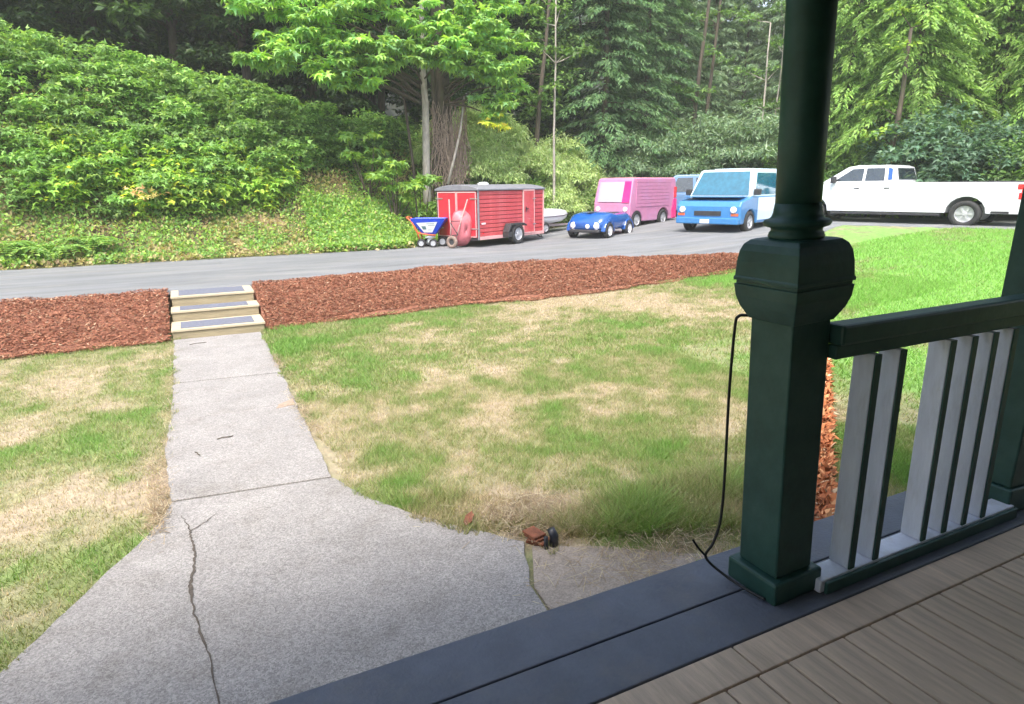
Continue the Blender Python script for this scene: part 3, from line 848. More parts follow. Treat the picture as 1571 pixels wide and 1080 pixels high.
# fern clumps on the lower left bank
for i, (x, s0, lb) in enumerate([(-4.0, .12, 'leftmost green fern at the foot of the bank beside the driveway'), (-3.0, .06, 'green fern at the foot of the bank above the left mulch'), (-2.2, .14, 'green fern low on the bank, right one of the fern group')]):
    y = float(np.interp(x, TOX, TOY))+s0*5.6
    nf = 26; P = []; D = []; N = []
    for k in range(nf):
        a = random.uniform(0, 6.28); L = random.uniform(.5, .9)
        for j in range(16):
            t = (j+1)/16
            px, py, pz = L*t*math.cos(a), L*t*math.sin(a), .45*math.sin(t*2.4)
            for sgn in (-1, 1):
                P.append((px, py, pz)); D.append((-math.sin(a)*sgn+.4*math.cos(a), math.cos(a)*sgn+.4*math.sin(a), -.1)); N.append((0, 0, 1))
    P, D, N = map(np.array, (P, D, N))
    N = N + rng.normal(0, .15, N.shape)
    cl = leaves(P, D, N, rng.uniform(.10, .17, len(P)), 'oval', pick(len(P), BRIGHT))
    tag(link('fern', np_mesh('fern', *cl[:2], M['leaf'], cl[2]), loc=(x, y, Hp(x, y))), lb, 'fern')

# ------------------------------------------------------------------ the bright big-leaf maple
mx_, my_ = 8.05, 23.0
mz = Hp(mx_, my_)
mp = empty('maple_tree', (mx_, my_, mz), 0, 'bright green big leaf maple with pale slender trunk and dead vines above the trailer', 'tree')
tb = MB()
tb.tube([(0, 0, -.4), (-.03, 0, .8), (.03, .02, 2.2), (.06, 0, 3.6), (.0, .05, 5.2), (.15, .1, 7.5)], [.17, .14, .13, .12, .11, .07], n=10)
tb.build('trunk', M['pale_bark'], mp, smooth=True)
tb = MB()
tb.tube([(.95, .5, -.4), (.9, .5, 1), (.92, .5, 2.4), (.85, .5, 4.0), (.9, .6, 6.0), (.8, .6, 9)], [.42, .36, .34, .32, .28, .2], n=12)
tb.build('trunk', M['bark'], mp, smooth=True)['label'] = 'thick brown trunk behind the pale one'
tb = MB()
tb.tube([(.38, .1, -.3), (.36, .1, 1.5), (.45, .15, 3.2), (.4, .2, 5.5)], [.09, .085, .08, .06], n=8)
tb.tube([(-.3, .4, -.3), (-.35, .4, 1.5), (-.5, .45, 3.2), (-.7, .5, 5.5)], [.06, .055, .05, .04], n=8)
tb.build('trunk', M['bark'], mp, smooth=True)
tb = MB()
tb.tube([(.62, -.45, .9), (.95, -.4, 1.9), (1.2, -.35, 2.7), (1.45, -.2, 3.9)], [.05, .045, .04, .03], n=7)
tb.build('leaning_stem', M['pale_bark'], mp, smooth=True)
vb = MB()
for k in range(150):
    x0 = random.uniform(.25, 1.65); z0 = random.uniform(2.2, 3.9); L = random.uniform(.8, 2.6)
    yv = .5-.40*math.sqrt(max(0.05, 1-((x0-.93)/.75)**2))-random.uniform(.0, .25)
    pts = [(x0+random.uniform(-.06, .06)*j, yv+random.uniform(-.03, .03), z0-L*j/5) for j in range(6)]
    vb.tube(pts, random.uniform(.006, .016), n=4, cap=False)
for k in range(36):
    x0 = random.uniform(.4, 1.5); z0 = random.uniform(1.2, 3.6); L = random.uniform(.4, 1.0); sg = random.choice((-1, 1))
    vb.tube([(x0+sg*L*j/4*.5, .0+random.uniform(-.12, .08), z0-L*j/4+random.uniform(-.05, .05)) for j in range(5)], .007, n=4, cap=False)
vb.build('dead_vines', M['vine'], mp)['kind'] = 'stuff'
# limbs and leaf sprays; z relative to the base at about 2.7 m
lb_ = MB(); cs, rs, tn_i = [], [], []
tips = [(-5.7, -1.0, 4.25, .45), (-5.0, -.9, 4.2, .55), (-4.3, -1.1, 4.5, .6), (-4.6, -.6, 4.9, .6), (-3.7, -1.2, 4.9, .7), (-3.4, -1.2, 4.0, .65), (-2.7, -1.3, 4.6, .7), (-2.6, -1.2, 3.7, .6), (-1.9, -1.4, 4.2, .7), (-1.5, -1.3, 5.0, .8), (-.9, -1.5, 4.5, .7), (-.3, -1.5, 3.9, .65),
        (.2, -1.5, 4.6, .8), (.6, -1.4, 3.6, .6), (.9, -1.5, 4.3, .75), (1.4, -1.4, 4.9, .8), (1.9, -1.2, 4.2, .7), (2.2, -1.1, 3.4, .6), (1.5, -1.3, 3.3, .5), (2.6, -1.0, 4.6, .75), (2.3, -.9, 5.3, .8), (3.0, -.8, 4.0, .55), (.1, -1.2, 3.1, .5), (-.2, -1.0, 3.5, .5), (2.2, -.9, 2.9, .4), (2.55, -.8, 3.3, .45),
        (1.9, -1.3, 4.4, .6), (-3.0, -1.3, 4.4, .6), (-2.2, -1.4, 4.9, .8), (0, -1.5, 5.3, .8), (1.2, -1.5, 5.5, .8), (-3.4, -1.1, 5.4, .8),
        (-5.2, -.5, 5.8, .8), (-4.0, -.7, 5.9, .9), (-2.8, -.9, 5.8, .9), (-1.6, -1., 6.2, .9), (-.4, -1.1, 5.8, .9), (.8, -1.1, 6.1, .9), (2.0, -.9, 6.3, .9), (3.0, -.6, 5.6, .8), (-3.2, -.4, 7.2, 1.1), (-1.4, -.5, 7.6, 1.1), (.5, -.5, 7.6, 1.1), (2.2, -.4, 7.5, 1.1), (-5, 0, 7.0, 1.0), (3.4, 0, 7.0, 1.), (0, .8, 8.5, 1.3), (-2, 1.2, 6.5, 1.1), (2.3, 1.2, 6.0, 1.1), (-3.6, .9, 5.6, .9), (3.4, .7, 4.8, .8)]
for (x, y, z, r) in tips:
    if z < 4.1 and -1.7 < x < 1.7: continue
    z += .30
    sx = 0.02 if x < .6 else .85
    z0 = max(3.6, z-.5-abs(x)*.12)
    limb(lb_, (sx, .1, z0), (x, y, z), .03+.006*abs(x), .010, sag=.06*abs(x), n=6, seg=6)
    for j in range(int(4+r*5)):
        a = random.uniform(0, 6.28); q = r*math.sqrt(random.random())
        cs.append((x+q*math.cos(a), y+q*math.sin(a)*.8, z+random.uniform(-.32, .28)*r)); rs.append(random.uniform(.22, .38)*(.7+.4*r))
lb_.build('limb', M['bark'], mp, smooth=True)
cs = np.array(cs); rs = np.array(rs)
cl = clump_cloud(cs, rs, 52, (.17, .31), 'maple', [tuple(c*1.2 for c in t) for t in BRIGHT+LIME[:2]+[(.16, .30, .13)]], [.2, .2, .1, .12, .13, .1, .15], flat=.4, droop=.55, cl_var=.22, surf=.5)
link('crown', np_mesh('crown', *cl[:2], M['leaf'], cl[2]), mp)
yc = np.array([(1.9, -1.2, 2.95), (2.15, -1.2, 2.85), (2.4, -1.15, 2.9), (2.6, -1.1, 2.8), (2.35, -1.1, 3.25)])
cl = clump_cloud(yc, np.full(5, .24), 30, (.14, .24), 'maple', YEL, None, flat=.4, droop=.5)
o = link('leaf_cluster', np_mesh('leaf_cluster', *cl[:2], M['leaf'], cl[2]), mp); o['label'] = 'yellow leaves on the lowest right branch'
# low shoots round the maple base
for i, (dx, dy, n_, lb) in enumerate([(-1.6, -1.2, 9, 'young light green maple shoot left of the pale trunk'), (-.9, -1.6, 7, 'small leafy sapling in front of the pale maple trunk'), (-2.2, -.3, 10, 'leafy sapling on the bank left of the maple')]):
    x, y = mx_+dx, my_+dy
    c = np.stack([rng.normal(0, .45, n_), rng.normal(0, .3, n_), rng.uniform(.6, 2.0, n_)], 1)
    tb = MB()
    for q in c: limb(tb, (0, 0, -.2), tuple(q), .03, .008, n=4, seg=4)
    cl = clump_cloud(c, np.full(n_, .35), 45, (.15, .28), 'maple', LIME+BRIGHT[:2], None, flat=.45, droop=.5)
    e = empty('sapling', (x, y, Hp(x, y)), 0, lb, 'tree')
    link('trunk', tb.mesh('trunk', M['bark'], True), e); link('crown', np_mesh('crown', *cl[:2], M['leaf'], cl[2]), e)

# slim bare-stemmed trees
for deg, r, h, ln, rad_, lb in [(30.0, 26.6, 9, .01, .06, 'slim pale trunked tree standing behind the trailer front'), (41.0, 36, 13, .06, .14, 'thin dark leaning trunk among the hazy trees left of the column'), (42.0, 37, 13, .05, .12, 'second thin dark leaning trunk among the hazy trees'),
                                (55.6, 29.5, 7, .02, .14, 'dark bare trunk under the light foliage right of the column'), (28.3, 29, 9, .09, .13, 'dark slanting trunk between the maple and the drooping conifer'), (46.5, 36, 9, 0, .07, 'thin pale stem beside the column, left of it'), (47.4, 36.5, 9, .01, .06, 'thinnest pale stem beside the round column')]:
    x, y = polar(deg, r); z = Hp(x, y)
    e = empty('slim_tree', (x, y, z), R(-deg), lb, 'tree')
    tb = MB(); pts = [(ln*h*(i/7)**1.3+random.uniform(-.05, .05), 0, -.3+h*i/7) for i in range(8)]
    tb.tube(pts, [rad_*(1-.6*i/7) for i in range(8)], n=8)
    c = []
    for k in range(7):
        i = random.randint(3, 7); q = (pts[i][0]+random.uniform(-1, 1), random.uniform(-.6, .6), pts[i][2]+random.uniform(.1, .6))
        limb(tb, pts[i], q, .03, .008, n=4, seg=4); c.append(q)
    tb.build('trunk', M['pale_bark'] if 'pale' in lb else M['bark'], e, smooth=True)
    cl = clump_cloud(np.array(c), np.full(len(c), .55), 60, (.14, .26), 'oval', MID if deg < 50 else LIME)
    link('crown', np_mesh('crown', *cl[:2], M['leaf'], cl[2]), e)

# ------------------------------------------------------------------ lawn blades
def in_walk(x, y):
    a = (x > -.35) & (x < .93) & (y > 5.0) & (y < 11.3)
    yl = np.interp(x, [-1.5, -1.06, -.88, -.68, -.5, -.38, -.3], [2.0, 3.54, 3.9, 4.3, 4.62, 4.9, 5.1])
    yr = np.interp(x, [.85, .92, 1.02, 1.17, 1.35, 1.55, 1.77, 2.15, 2.5, 3.0, 3.2], [5.02, 4.78, 4.52, 4.26, 3.99, 3.72, 3.43, 3.1, 2.85, 2.45, 1.9])
    b = np.where(x < -.3, y < yl, np.where(x < .84, y < 5.1, y < yr)) & (x > -1.5)
    return a | b
def blades(name, n, xr_, yr_, hgt, wid, label, keep=None, droop=1.0):
    x = rng.uniform(*xr_, n); y = rng.uniform(*yr_, n)
    edge = 0.13*(fbm(x*7, y*7)-.5)*2
    ok = ~in_walk(x+edge, y+edge) & (y < np.minimum(np.interp(x, LOWX, LOWY), np.interp(x, NRX, NRY)-.05)+.06*(fbm(x*5, y*5)-.3)) & ((y > 2.1) | (x > 5.1))
    if keep is not None: ok &= keep(x, y)
    g_ = green(x, y)
    bare = np.clip(np.exp(-(((x-2.2)/0.7)**2+((y-2.7)/0.35)**2))*1.2, 0, 1)
    ok &= rng.random(n) < (.55+.45*g_)*(1-bare)
    x, y, g_ = x[ok], y[ok], g_[ok]; m = len(x)
    h = rng.uniform(*hgt, m)*(.5+.75*g_)
    a = rng.uniform(0, 6.28, m); ln = rng.uniform(.2, 1.3, m)*droop
    z = HT(x, y)+np.where(in_walk(x, y), .026, 0)
    w = rng.uniform(*wid, m)
    b = rng.uniform(0, 6.28, m)
    P0 = np.stack([x-np.cos(b)*w, y-np.sin(b)*w, z-.005], 1); P1 = np.stack([x+np.cos(b)*w, y+np.sin(b)*w, z-.005], 1)
    P2 = np.stack([x+np.cos(a)*h*ln, y+np.sin(a)*h*ln, z+h], 1)
    V = np.stack([P0, P1, P2], 1).reshape(-1, 3)
    gg = np.clip(g_ + rng.normal(0, .16, m), 0, 1)
    t = turf_color(gg, x, y)*rng.uniform(.7, 1.3, (m, 1))
    o = link(name, np_mesh(name, V, np.arange(3*m).reshape(m, 3), M['grass'], np.repeat(t, 3, 0)))
    return tag(o, label, 'grass', kind='stuff')
blades('grass', 290000, (.8, 6.0), (2.1, 7.2), (.025, .075), (.0018, .0035), 'short patchy half dry lawn right of the walk near the porch')
blades('grass', 120000, (-3.2, .0), (3.5, 11.6), (.025, .065), (.002, .005), 'short dry olive lawn left of the walk')
blades('grass', 260000, (.8, 13.0), (7.2, 13.0), (.03, .07), (.004, .008), 'patchy green and straw coloured lawn below the mulch bank')
blades('grass', 220000, (6.0, 26.0), (.5, 13.2), (.03, .075), (.005, .011), 'lush bright green lawn rising towards the white pickup', keep=lambda x, y: (x > 6) & ((y < 7.2) | (x > 13)))
# longer tangled grass at the corner beside the porch
blades('long_grass', 26000, (1.85, 3.6), (2.75, 3.7), (.10, .2), (.002, .004), 'long tangled grass at the corner beside the porch', keep=lambda x, y: (y > 3.42-.42*(x-1.9)) & (np.hypot(x-1.85, y-3.45) > .16), droop=1.3)
blades('long_grass', 9000, (1.2, 2.1), (3.5, 4.5), (.05, .12), (.002, .004), 'ragged grass fringe along the curved edge of the walk', keep=lambda x, y: y < 4.6-1.0*(x-1.1)+.35)
# straw lying about
def straw_stuff(n, cx_, cy_, sx_, sy_, label):
    x = rng.normal(cx_, sx_, n); y = rng.normal(cy_, sy_, n)
    z = HT(x, y)+rng.uniform(.018, .07, n)
    a = rng.uniform(0, 6.28, n); L = rng.uniform(.02, .065, n); w = .0016
    d = np.stack([np.cos(a), np.sin(a), rng.normal(0, .25, n)], 1)*L[:, None]
    s_ = np.stack([-np.sin(a), np.cos(a), np.zeros(n)], 1)*w
    c = np.stack([x, y, z], 1)
    V = np.stack([c-d-s_, c-d+s_, c+d+s_, c+d-s_], 1).reshape(-1, 3)
    t = pick(n, [(.30, .24, .16), (.24, .18, .12), (.36, .31, .23), (.18, .13, .09)])
    tag(link('dead_grass', np_mesh('dead_grass', V, np.arange(4*n).reshape(n, 4), M['grass'], np.repeat(t, 4, 0))), label, 'grass', kind='stuff')
straw_stuff(1500, 2.0, 3.72, .17, .15, 'grey dead grass heaped behind the rusty block')
straw_stuff(700, 2.5, 2.95, .4, .14, 'loose dead stalks on the sandy dirt beside the porch')
straw_stuff(200, -.43, 5.6, .05, .4, 'dead grass clippings along the left edge of the walk')

for (x0_, y0_, x1_, y1_) in ((.93, 8.6, .93, 9.6), (.90, 6.0, .88, 7.6), (-.36, 6.6, -.37, 10.5), (-.40, 4.7, -.42, 5.3)):
    straw_stuff(300, (x0_+x1_)/2, (y0_+y1_)/2, abs(x1_-x0_)/3+.03, abs(y1_-y0_)/3, 'brown clippings and soil crumbs scattered on the edge of the walk')
# ------------------------------------------------------------------ small things on the ground
rb = empty('rusty_block', (1.86, 3.42, 0), .35, 'rusty brown crumbling brick stump with a black pipe at the corner of the walk', 'stump')
for k in range(4):
    w = random.uniform(.04, .066)
    MB().box(-w, w*.9, -.07, .06, .0+k*.02, .018+k*.02, Matrix.Rotation(random.uniform(-.2, .2), 4, 'Z') @ Matrix.Translation((random.uniform(-.012, .012), random.uniform(-.02, .02), 0))).build('brick', M['rust'], rb, bevel=.005)
MB().tube([(0.03, -.12, .0), (.03, -.12, .08), (.02, -.10, .13)], [.03, .03, .026], n=12).build('pipe', M['pipe'], rb, smooth=True)
MB().tube([(-.035, -.11, .0), (-.04, -.11, .1)], .014, n=8).build('pipe', M['pipe'], rb, smooth=True)
lf = MB(); 
pts = [(-.09, -.01), (-.03, -.035), (.05, -.03), (.1, .0), (.04, .028), (-.04, .022)]
lf.add([(x, y, .02+.25*abs(y)+.3*max(0, x)) for x, y in pts]+[(x, y, .015+.25*abs(y)+.3*max(0, x)) for x, y in pts], [(0, 1, 2, 3, 4, 5), (11, 10, 9, 8, 7, 6)]+[(i, (i+1) % 6, (i+1) % 6+6, i+6) for i in range(6)])
o = lf.build('dead_leaf', M['rust']); o.location = (1.53, 3.82, .03); o.rotation_euler = (0, .1, .9)
tag(o, 'curled brown dead leaf lying at the edge of the walk', 'leaf')
for (x, y, a, L) in [(.12, 6.35, .1, .07), (-.12, 6.05, 1.9, .05), (.0, 10.75, .2, .12)]:
    o = MB().tube([(-L, 0, 0), (-L*.3, .008, .004), (L*.4, -.004, .002), (L, .006, 0)], .005, n=5).build('twig', M['bark'])
    o.location = (x, y, .04); o.rotation_euler = (0, 0, a)
    tag(o, {.07: 'straight twig lying across the middle of the walk', .05: 'short curved twig on the walk near its left side', .12: 'reddish twig lying on the walk just below the steps'}[L], 'twig')
# second bark bed, seen between porch post and first baluster
xa = np.arange(2.6, 7.4, .1)
yl = 2.05+(xa-3.0)*.80; yh = yl+.33
o = strip('bark_bed', xa, yl, yh, 5, .03, lambda x, y, t: HT(x, y)+.04*(fbm(x*5, y*5)-.3), M['mulch'], .08)
tag(o, 'narrow bark strip in the lawn behind the porch post', kind='structure')
chips('bark_chips', 5000, 2.6, 7.35, 'orange brown bark pieces on the strip behind the porch post', lambda x, u: 2.05+(x-3.0)*.80+.35*u, lambda x, y: HT(x, y)+.04, size=(.03, .11), tones=[(.50, .19, .08), (.36, .12, .05), (.6, .3, .14), (.2, .07, .03), (.62, .45, .28)])

# ------------------------------------------------------------------ porch
DZ = .65
deck = MB().box(-2.5, 5.2, -1.2, 1.93, .30, DZ-.045).build('porch_deck', M['dark_metal'])
tag(deck, 'porch deck frame', kind='structure')
MB().box(-2.52, 5.22, 1.935, 1.97, -.05, DZ-.046).build('fascia', M['band_paint'], deck, bevel=.004)
for a, b in ((1.495, 1.725), (1.733, 1.985)):
    MB().box(-2.52, 5.22, a, b, DZ-.04, DZ).build('edge_board', M['band_paint'], deck, bevel=.005)
MB().box(-2.5, 1.62, 1.345, 1.489, DZ-.042, DZ-.002).build('deck_board', M['deck_wood'], deck, bevel=.005)
MB().box(1.627, 5.2, 1.345, 1.489, DZ-.042, DZ-.002).build('deck_board', M['deck_wood'], deck, bevel=.005)
bme = MB().box(-.069, .069, -1.27, 1.27, -.04, 0).mesh('deck_board', M['deck_wood'])
x = -2.42; k = 0
while x < 5.15:
    o = link('deck_board', bme, deck, (x, .068, DZ-.002))
    b = o.modifiers.new('bevel', 'BEVEL'); b.width = .006; b.segments = 2
    x += .146; k += 1

# turned and boxed post, leaning very slightly
PX, PY = 2.075, 1.71
post = empty('porch_post', (PX, PY, DZ), 0, 'dark green porch post with square base, boxed capital and round column', 'post')
post.rotation_euler = (0, R(-2.3), 0)
MB().box(-.135, .135, -.13, .13, 0, .10).build('base_block', M['green_paint'], post, bevel=.012, seg=2)
MB().box(-.100, .100, -.100, .100, .101, 1.155).build('shaft', M['green_paint'], post, bevel=.008, seg=2)
def stack(prof):
    mb = MB(); vs = []
    for h, w in prof:
        vs += [(-w, -w, h), (w, -w, h), (w, w, h), (-w, w, h)]
    n = len(prof); fs = [(3, 2, 1, 0), tuple(4*(n-1)+i for i in range(4))]
    for i in range(n-1):
        for k in range(4):
            fs.append((4*i+k, 4*i+(k+1) % 4, 4*i+4+(k+1) % 4, 4*i+4+k))
    return mb.add(vs, fs)
stack([(1.150, .106), (1.165, .114), (1.20, .132), (1.24, .144), (1.285, .149)]).build('capital_lower', M['green_paint'], post, bevel=.004)
stack([(1.286, .142), (1.297, .142)]).build('groove', M['green_paint'], post)
stack([(1.298, .151), (1.310, .151), (1.316, .147), (1.37, .144), (1.41, .138), (1.435, .128), (1.450, .112), (1.455, .095)]).build('capital_upper', M['green_paint'], post, bevel=.004)
MB().lathe([(.092, 1.452), (.098, 1.462), (.094, 1.475), (.088, 1.482), (.090, 1.492), (.112, 1.500), (.118, 1.510), (.112, 1.520), (.094, 1.526), (.088, 1.534), (.084, 1.545), (.079, 1.58)], 36).build('neck_ring', M['green_paint'], post, smooth=True)
MB().lathe([(.0785, 1.581), (.080, 1.8), (.081, 2.2), (.079, 2.55)], 40).build('column', M['green_paint'], post, smooth=True)

post2 = empty('porch_post', (3.69, 1.70, DZ), 0, 'square dark green porch post at the right end of the railing', 'post')
post2.rotation_euler = (0, R(3.2), 0)
MB().box(-.135, .135, -.13, .13, 0, .13).build('base_block', M['green_paint'], post2, bevel=.01)
MB().box(-.115, .115, -.112, .112, .131, 2.60).build('shaft', M['green_paint'], post2, bevel=.008)

rail = empty('porch_railing', (2.8, 1.605, DZ), 0, 'porch railing with dark green handrail and pale grey upright boards', 'railing')
x0, x1 = 2.17-2.8, 3.58-2.8
MB().box(x0-.03, x1, -.045, .045, 1.055, 1.135).build('top_rail', M['green_paint'], rail, bevel=.012)
MB().box(x0-.03, x1, -.025, .025, 1.0, 1.054).build('top_rail', M['green_paint'], rail, bevel=.006)
MB().box(x0, x1, -.05, .05, .004, .062).build('bottom_rail', M['slat_paint'], rail, bevel=.006)
MB().box(x0+.02, x1, -.068, -.052, .002, .055).build('rail_skirt', M['green_paint'], rail, bevel=.004)
bal = MB().box(-.019, .019, -.045, .045, .063, .999).mesh('baluster', M['slat_paint'])
bal_shade = MB().box(-.017, .017, -.052, -.0455, .063, .999).mesh('baluster_shade', M['green_paint'])  # added dark strip, stands in for shade on the house-side face
for k, bx in enumerate((2.36, 2.515, 2.845, 3.0, 3.155, 3.31)):
    o = link('baluster', bal, rail, (bx-2.8, 0.004, 0))
    b = o.modifiers.new('bevel', 'BEVEL'); b.width = .003; b.segments = 2
    link('shade_strip', bal_shade, o, (0, 0, 0))

# porch roof and house, over and behind the camera
o = MB().box(-6, 10, -1.45, -1.2, 0, 3.5).build('house_wall', M['siding']); tag(o, 'house wall behind the porch', 'wall')
o = MB().box(-3.2, 6.2, -1.2, 2.15, 3.40, 3.5).build('porch_roof', M['siding']); tag(o, 'porch roof', 'roof')
o = MB().box(-3.1, 6.1, 1.6, 1.82, 3.24, 3.398).build('porch_beam', M['green_paint']); tag(o, 'beam over the porch posts', 'beam')

# cable hanging beside the post
cb = MB()
def smooth_path(P, n=6):
    P = [Vector(p) for p in P]; out = []
    for i in range(len(P)-1):
        p0, p1, p2, p3 = P[max(i-1, 0)], P[i], P[i+1], P[min(i+2, len(P)-1)]
        for k in range(n):
            t = k/n
            out.append(.5*((2*p1)+(p2-p0)*t+(2*p0-5*p1+4*p2-p3)*t*t+(3*p1-p0-3*p2+p3)*t**3))
    return out+[P[-1]]
CABLE = [(1.955, 1.80, 1.80), (1.93, 1.83, 1.80), (1.905, 1.85, 1.795), (1.90, 1.86, 1.75), (1.905, 1.87, 1.5), (1.912, 1.87, 1.2), (1.915, 1.87, 1.0), (1.905, 1.87, .88), (1.875, 1.87, .80), (1.84, 1.87, .745), (1.88, 1.80, .69), (1.91, 1.70, .668), (1.93, 1.62, .664)]
o = cb.tube(smooth_path(CABLE), .006, n=8).build('cable', M['cable'], smooth=True)
cable = tag(o, 'thin black cable hanging down beside the green porch post', 'cable')
MB().tube(smooth_path([(1.845, 1.87, .745), (1.81, 1.885, .79), (1.785, 1.895, .83)]), .005, n=8).build('cable_end', M['cable'], cable, smooth=True)

# ------------------------------------------------------------------ wheels
def wheel(parent, x, y, r, w, side, tyre=None, rimm=None, spokes=5, steer=0.0):
    """axis along local y, outer face towards side*y"""
    mtx = Matrix.Rotation(R(-90)*side, 4, 'X')
    t = MB().lathe([(r*.62, -w/2), (r*.9, -w/2), (r, -w*.36), (r, w*.36), (r*.9, w/2), (r*.62, w/2)], 28, mtx, closed=True)
    o = t.build('wheel', tyre or M['rubber'], parent, smooth=True)
    o.location = (x, y, r); o.rotation_euler = (0, 0, steer)
    rm = MB().lathe([(0.001, w*.18), (r*.56, w*.18), (r*.60, w*.42), (r*.635, w*.42), (r*.635, -w*.4), (0.001, -w*.4)], 24, mtx)
    for k in range(spokes):
        a = 2*math.pi*k/spokes
        m2 = mtx @ Matrix.Rotation(a, 4, 'Z')
        rm.box(r*.08, r*.58, -r*.07, r*.07, w*.18, w*.36, m2)
    rm.lathe([(r*.15, w*.18), (r*.15, w*.4), (r*.1, w*.42)], 12, mtx)
    rm.build('rim', rimm or M['rim'], o)
    return o

# ------------------------------------------------------------------ cargo trailer
# local: x along the body from rear to front, y towards the bank, origin at near rear corner on the ground
ta = R(25.4)
def place(x, y, dz=0.0): return (x, y, Hp(x, y)+.008+dz)
tr = empty('cargo_trailer', (7.92, 18.16, .505), ta, 'small red enclosed cargo trailer with grey roof and double rear doors', 'trailer')
TL, TW, tz0, tz1 = 3.36, 1.72, .26, 1.72
MB().box(.03, TL-.03, .03, TW-.03, tz0-.02, tz1-.02).build('body', M['groove_shade_red'], tr, bevel=.02)
npl = 11
ph = (tz1-.05-tz0-.07)/npl
pA = MB().box(0, 2.10, -.012, 0, 0, ph-.022).mesh('siding_plank', M['red'])
pB = MB().box(0, .50, -.012, 0, 0, ph-.022).mesh('siding_plank', M['red'])
for k in range(npl):
    link('siding_plank', pA, tr, (.07, .03, tz0+.07+k*ph))
    link('siding_plank', pB, tr, (2.80, .03, tz0+.07+k*ph))
for xx in (0.0, TL-.05):
    MB().box(xx, xx+.05, -.004, .05, tz0-.04, tz1).build('corner_post', M['roof_grey'] if xx == 0 else M['trim'], tr, bevel=.01)
MB().box(0, .05, TW-.05, TW, tz0-.04, tz1).build('corner_post', M['dark_metal'], tr, bevel=.01)
MB().box(.05, TL-.05, -.006, .03, tz0-.04, tz0+.06).build('lower_rail', M['trim'], tr, bevel=.006)
MB().box(-.01, .03, .05, TW-.05, tz0-.06, tz0+.02).build('rear_sill', M['dark_metal'], tr, bevel=.006)
rf = []
for i in range(11):
    t = i/10; rf.append((-.03+(TW+.06)*t, tz1+.13*math.sin(math.pi*t)**.7))
n = len(rf)
vs = [(x, y, z) for x in (-.04, TL+.03) for y, z in rf+[(TW+.03, tz1-.05), (-.03, tz1-.05)]]
m_ = n+2
MB().add(vs, [tuple(range(m_)), tuple(reversed(range(m_, 2*m_)))]+[(i, i+m_, (i+1) % m_+m_, (i+1) % m_) for i in range(m_)]).build('roof', M['roof_grey'], tr, bevel=.012)
v_ = MB().lathe([(.17, tz1+.10), (.16, tz1+.16), (.10, tz1+.20), (.01, tz1+.21)], 20); o = v_.build('roof_vent', M['lamp_white'], tr, smooth=True); o.location = (1.25, TW/2, 0); o.scale = (1.3, 1, 1)
# rear doors
for k, (a, b) in enumerate(((.07, TW/2-.012), (TW/2+.012, TW-.07))):
    d = MB().box(-.018, .028, a, b, tz0+.04, tz1-.08).build('rear_door', M['door_red'], tr, bevel=.005)
    f = MB()
    f.box(-.028, -.0185, a, a+.03, tz0+.04, tz1-.08).box(-.028, -.0185, b-.03, b, tz0+.04, tz1-.08).box(-.0275, -.0185, a+.031, b-.031, tz1-.11, tz1-.08).box(-.0275, -.0185, a+.031, b-.031, tz0+.04, tz0+.07)
    f.build('door_trim', M['trim'], d)
    h = MB()
    for z in (tz0+.28, tz1-.30):
        if k == 0: h.box(-.04, -.029, .0, .30, z, z+.03)
        else: h.box(-.04, -.029, TW-.30, TW, z, z+.03)
    h.build('hinge', M['steel'], d)
MB().box(-.05, -.03, TW/2-.045, TW/2-.02, tz0+.1, tz1-.15).build('lock_bar', M['trim'], tr)
# side door
d = MB().box(2.22, 2.76, -.022, .03, tz0+.07, tz1-.06).build('side_door', M['red'], tr, bevel=.006)
MB().box(2.19, 2.222, -.028, .02, tz0+.03, tz1-.04).box(2.758, 2.79, -.028, .02, tz0+.03, tz1-.04).box(2.224, 2.756, -.0275, .02, tz1-.085, tz1-.045).box(2.224, 2.756, -.0275, .02, tz0+.032, tz0+.07).build('door_trim', M['trim'], d)
MB().box(2.30, 2.44, -.05, -.024, tz0+.80, tz0+.825).box(2.30, 2.325, -.048, -.024, tz0+.72, tz0+.88).build('latch', M['dark_metal'], d)
for z in (tz0+.3, tz1-.35): MB().box(2.68, 2.84, -.04, -.0285, z, z+.03).build('hinge', M['steel'], d)
# fender, wheel
fd = [(-.50, .24), (-.50, .42), (-.36, .66), (.30, .66), (.46, .60), (.46, .55), (.34, .60), (-.30, .60), (-.42, .40), (-.40, .24)]
o = MB().prism([(1.62+x, z) for x, z in fd], -.24, -.01).build('fender', M['dark_metal'], tr, bevel=.008)
MB().box(1.13, 1.30, -.235, -.02, .24, .40).build('mud_flap', M['dark_metal'], tr, bevel=.006)
wheel(tr, 1.66, -.13, .32, .2, -1)
wheel(tr, 1.66, TW+.13, .32, .2, 1)
MB().box(TL-.3, TL+.9, TW/2-.04, TW/2+.04, .28, .36).add([(TL, .2, .28), (TL, .3, .28), (TL+.9, TW/2-.03, .28), (TL+.9, TW/2-.08, .28), (TL, .2, .35), (TL, .3, .35), (TL+.9, TW/2-.03, .35), (TL+.9, TW/2-.08, .35)], [(0, 1, 2, 3), (7, 6, 5, 4), (0, 3, 7, 4), (1, 2, 6, 5), (0, 1, 5, 4), (3, 2, 6, 7)]).build('tongue', M['dark_metal'], tr)
MB().tube([(TL+.75, TW/2-.1, .0), (TL+.75, TW/2-.1, .6)], .03, n=8).build('jack', M['steel'], tr)
MB().tube([(TL-.3, .15, .25), (TL-.1, .1, .12), (TL+.1, .15, .08), (TL+.2, .3, .2)], .02, n=6).build('chain', M['dark_metal'], tr)
MB().box(.12, .30, -.0165, -.012, tz0+.42, tz0+.47).build('sticker', M['lamp_white'], tr)
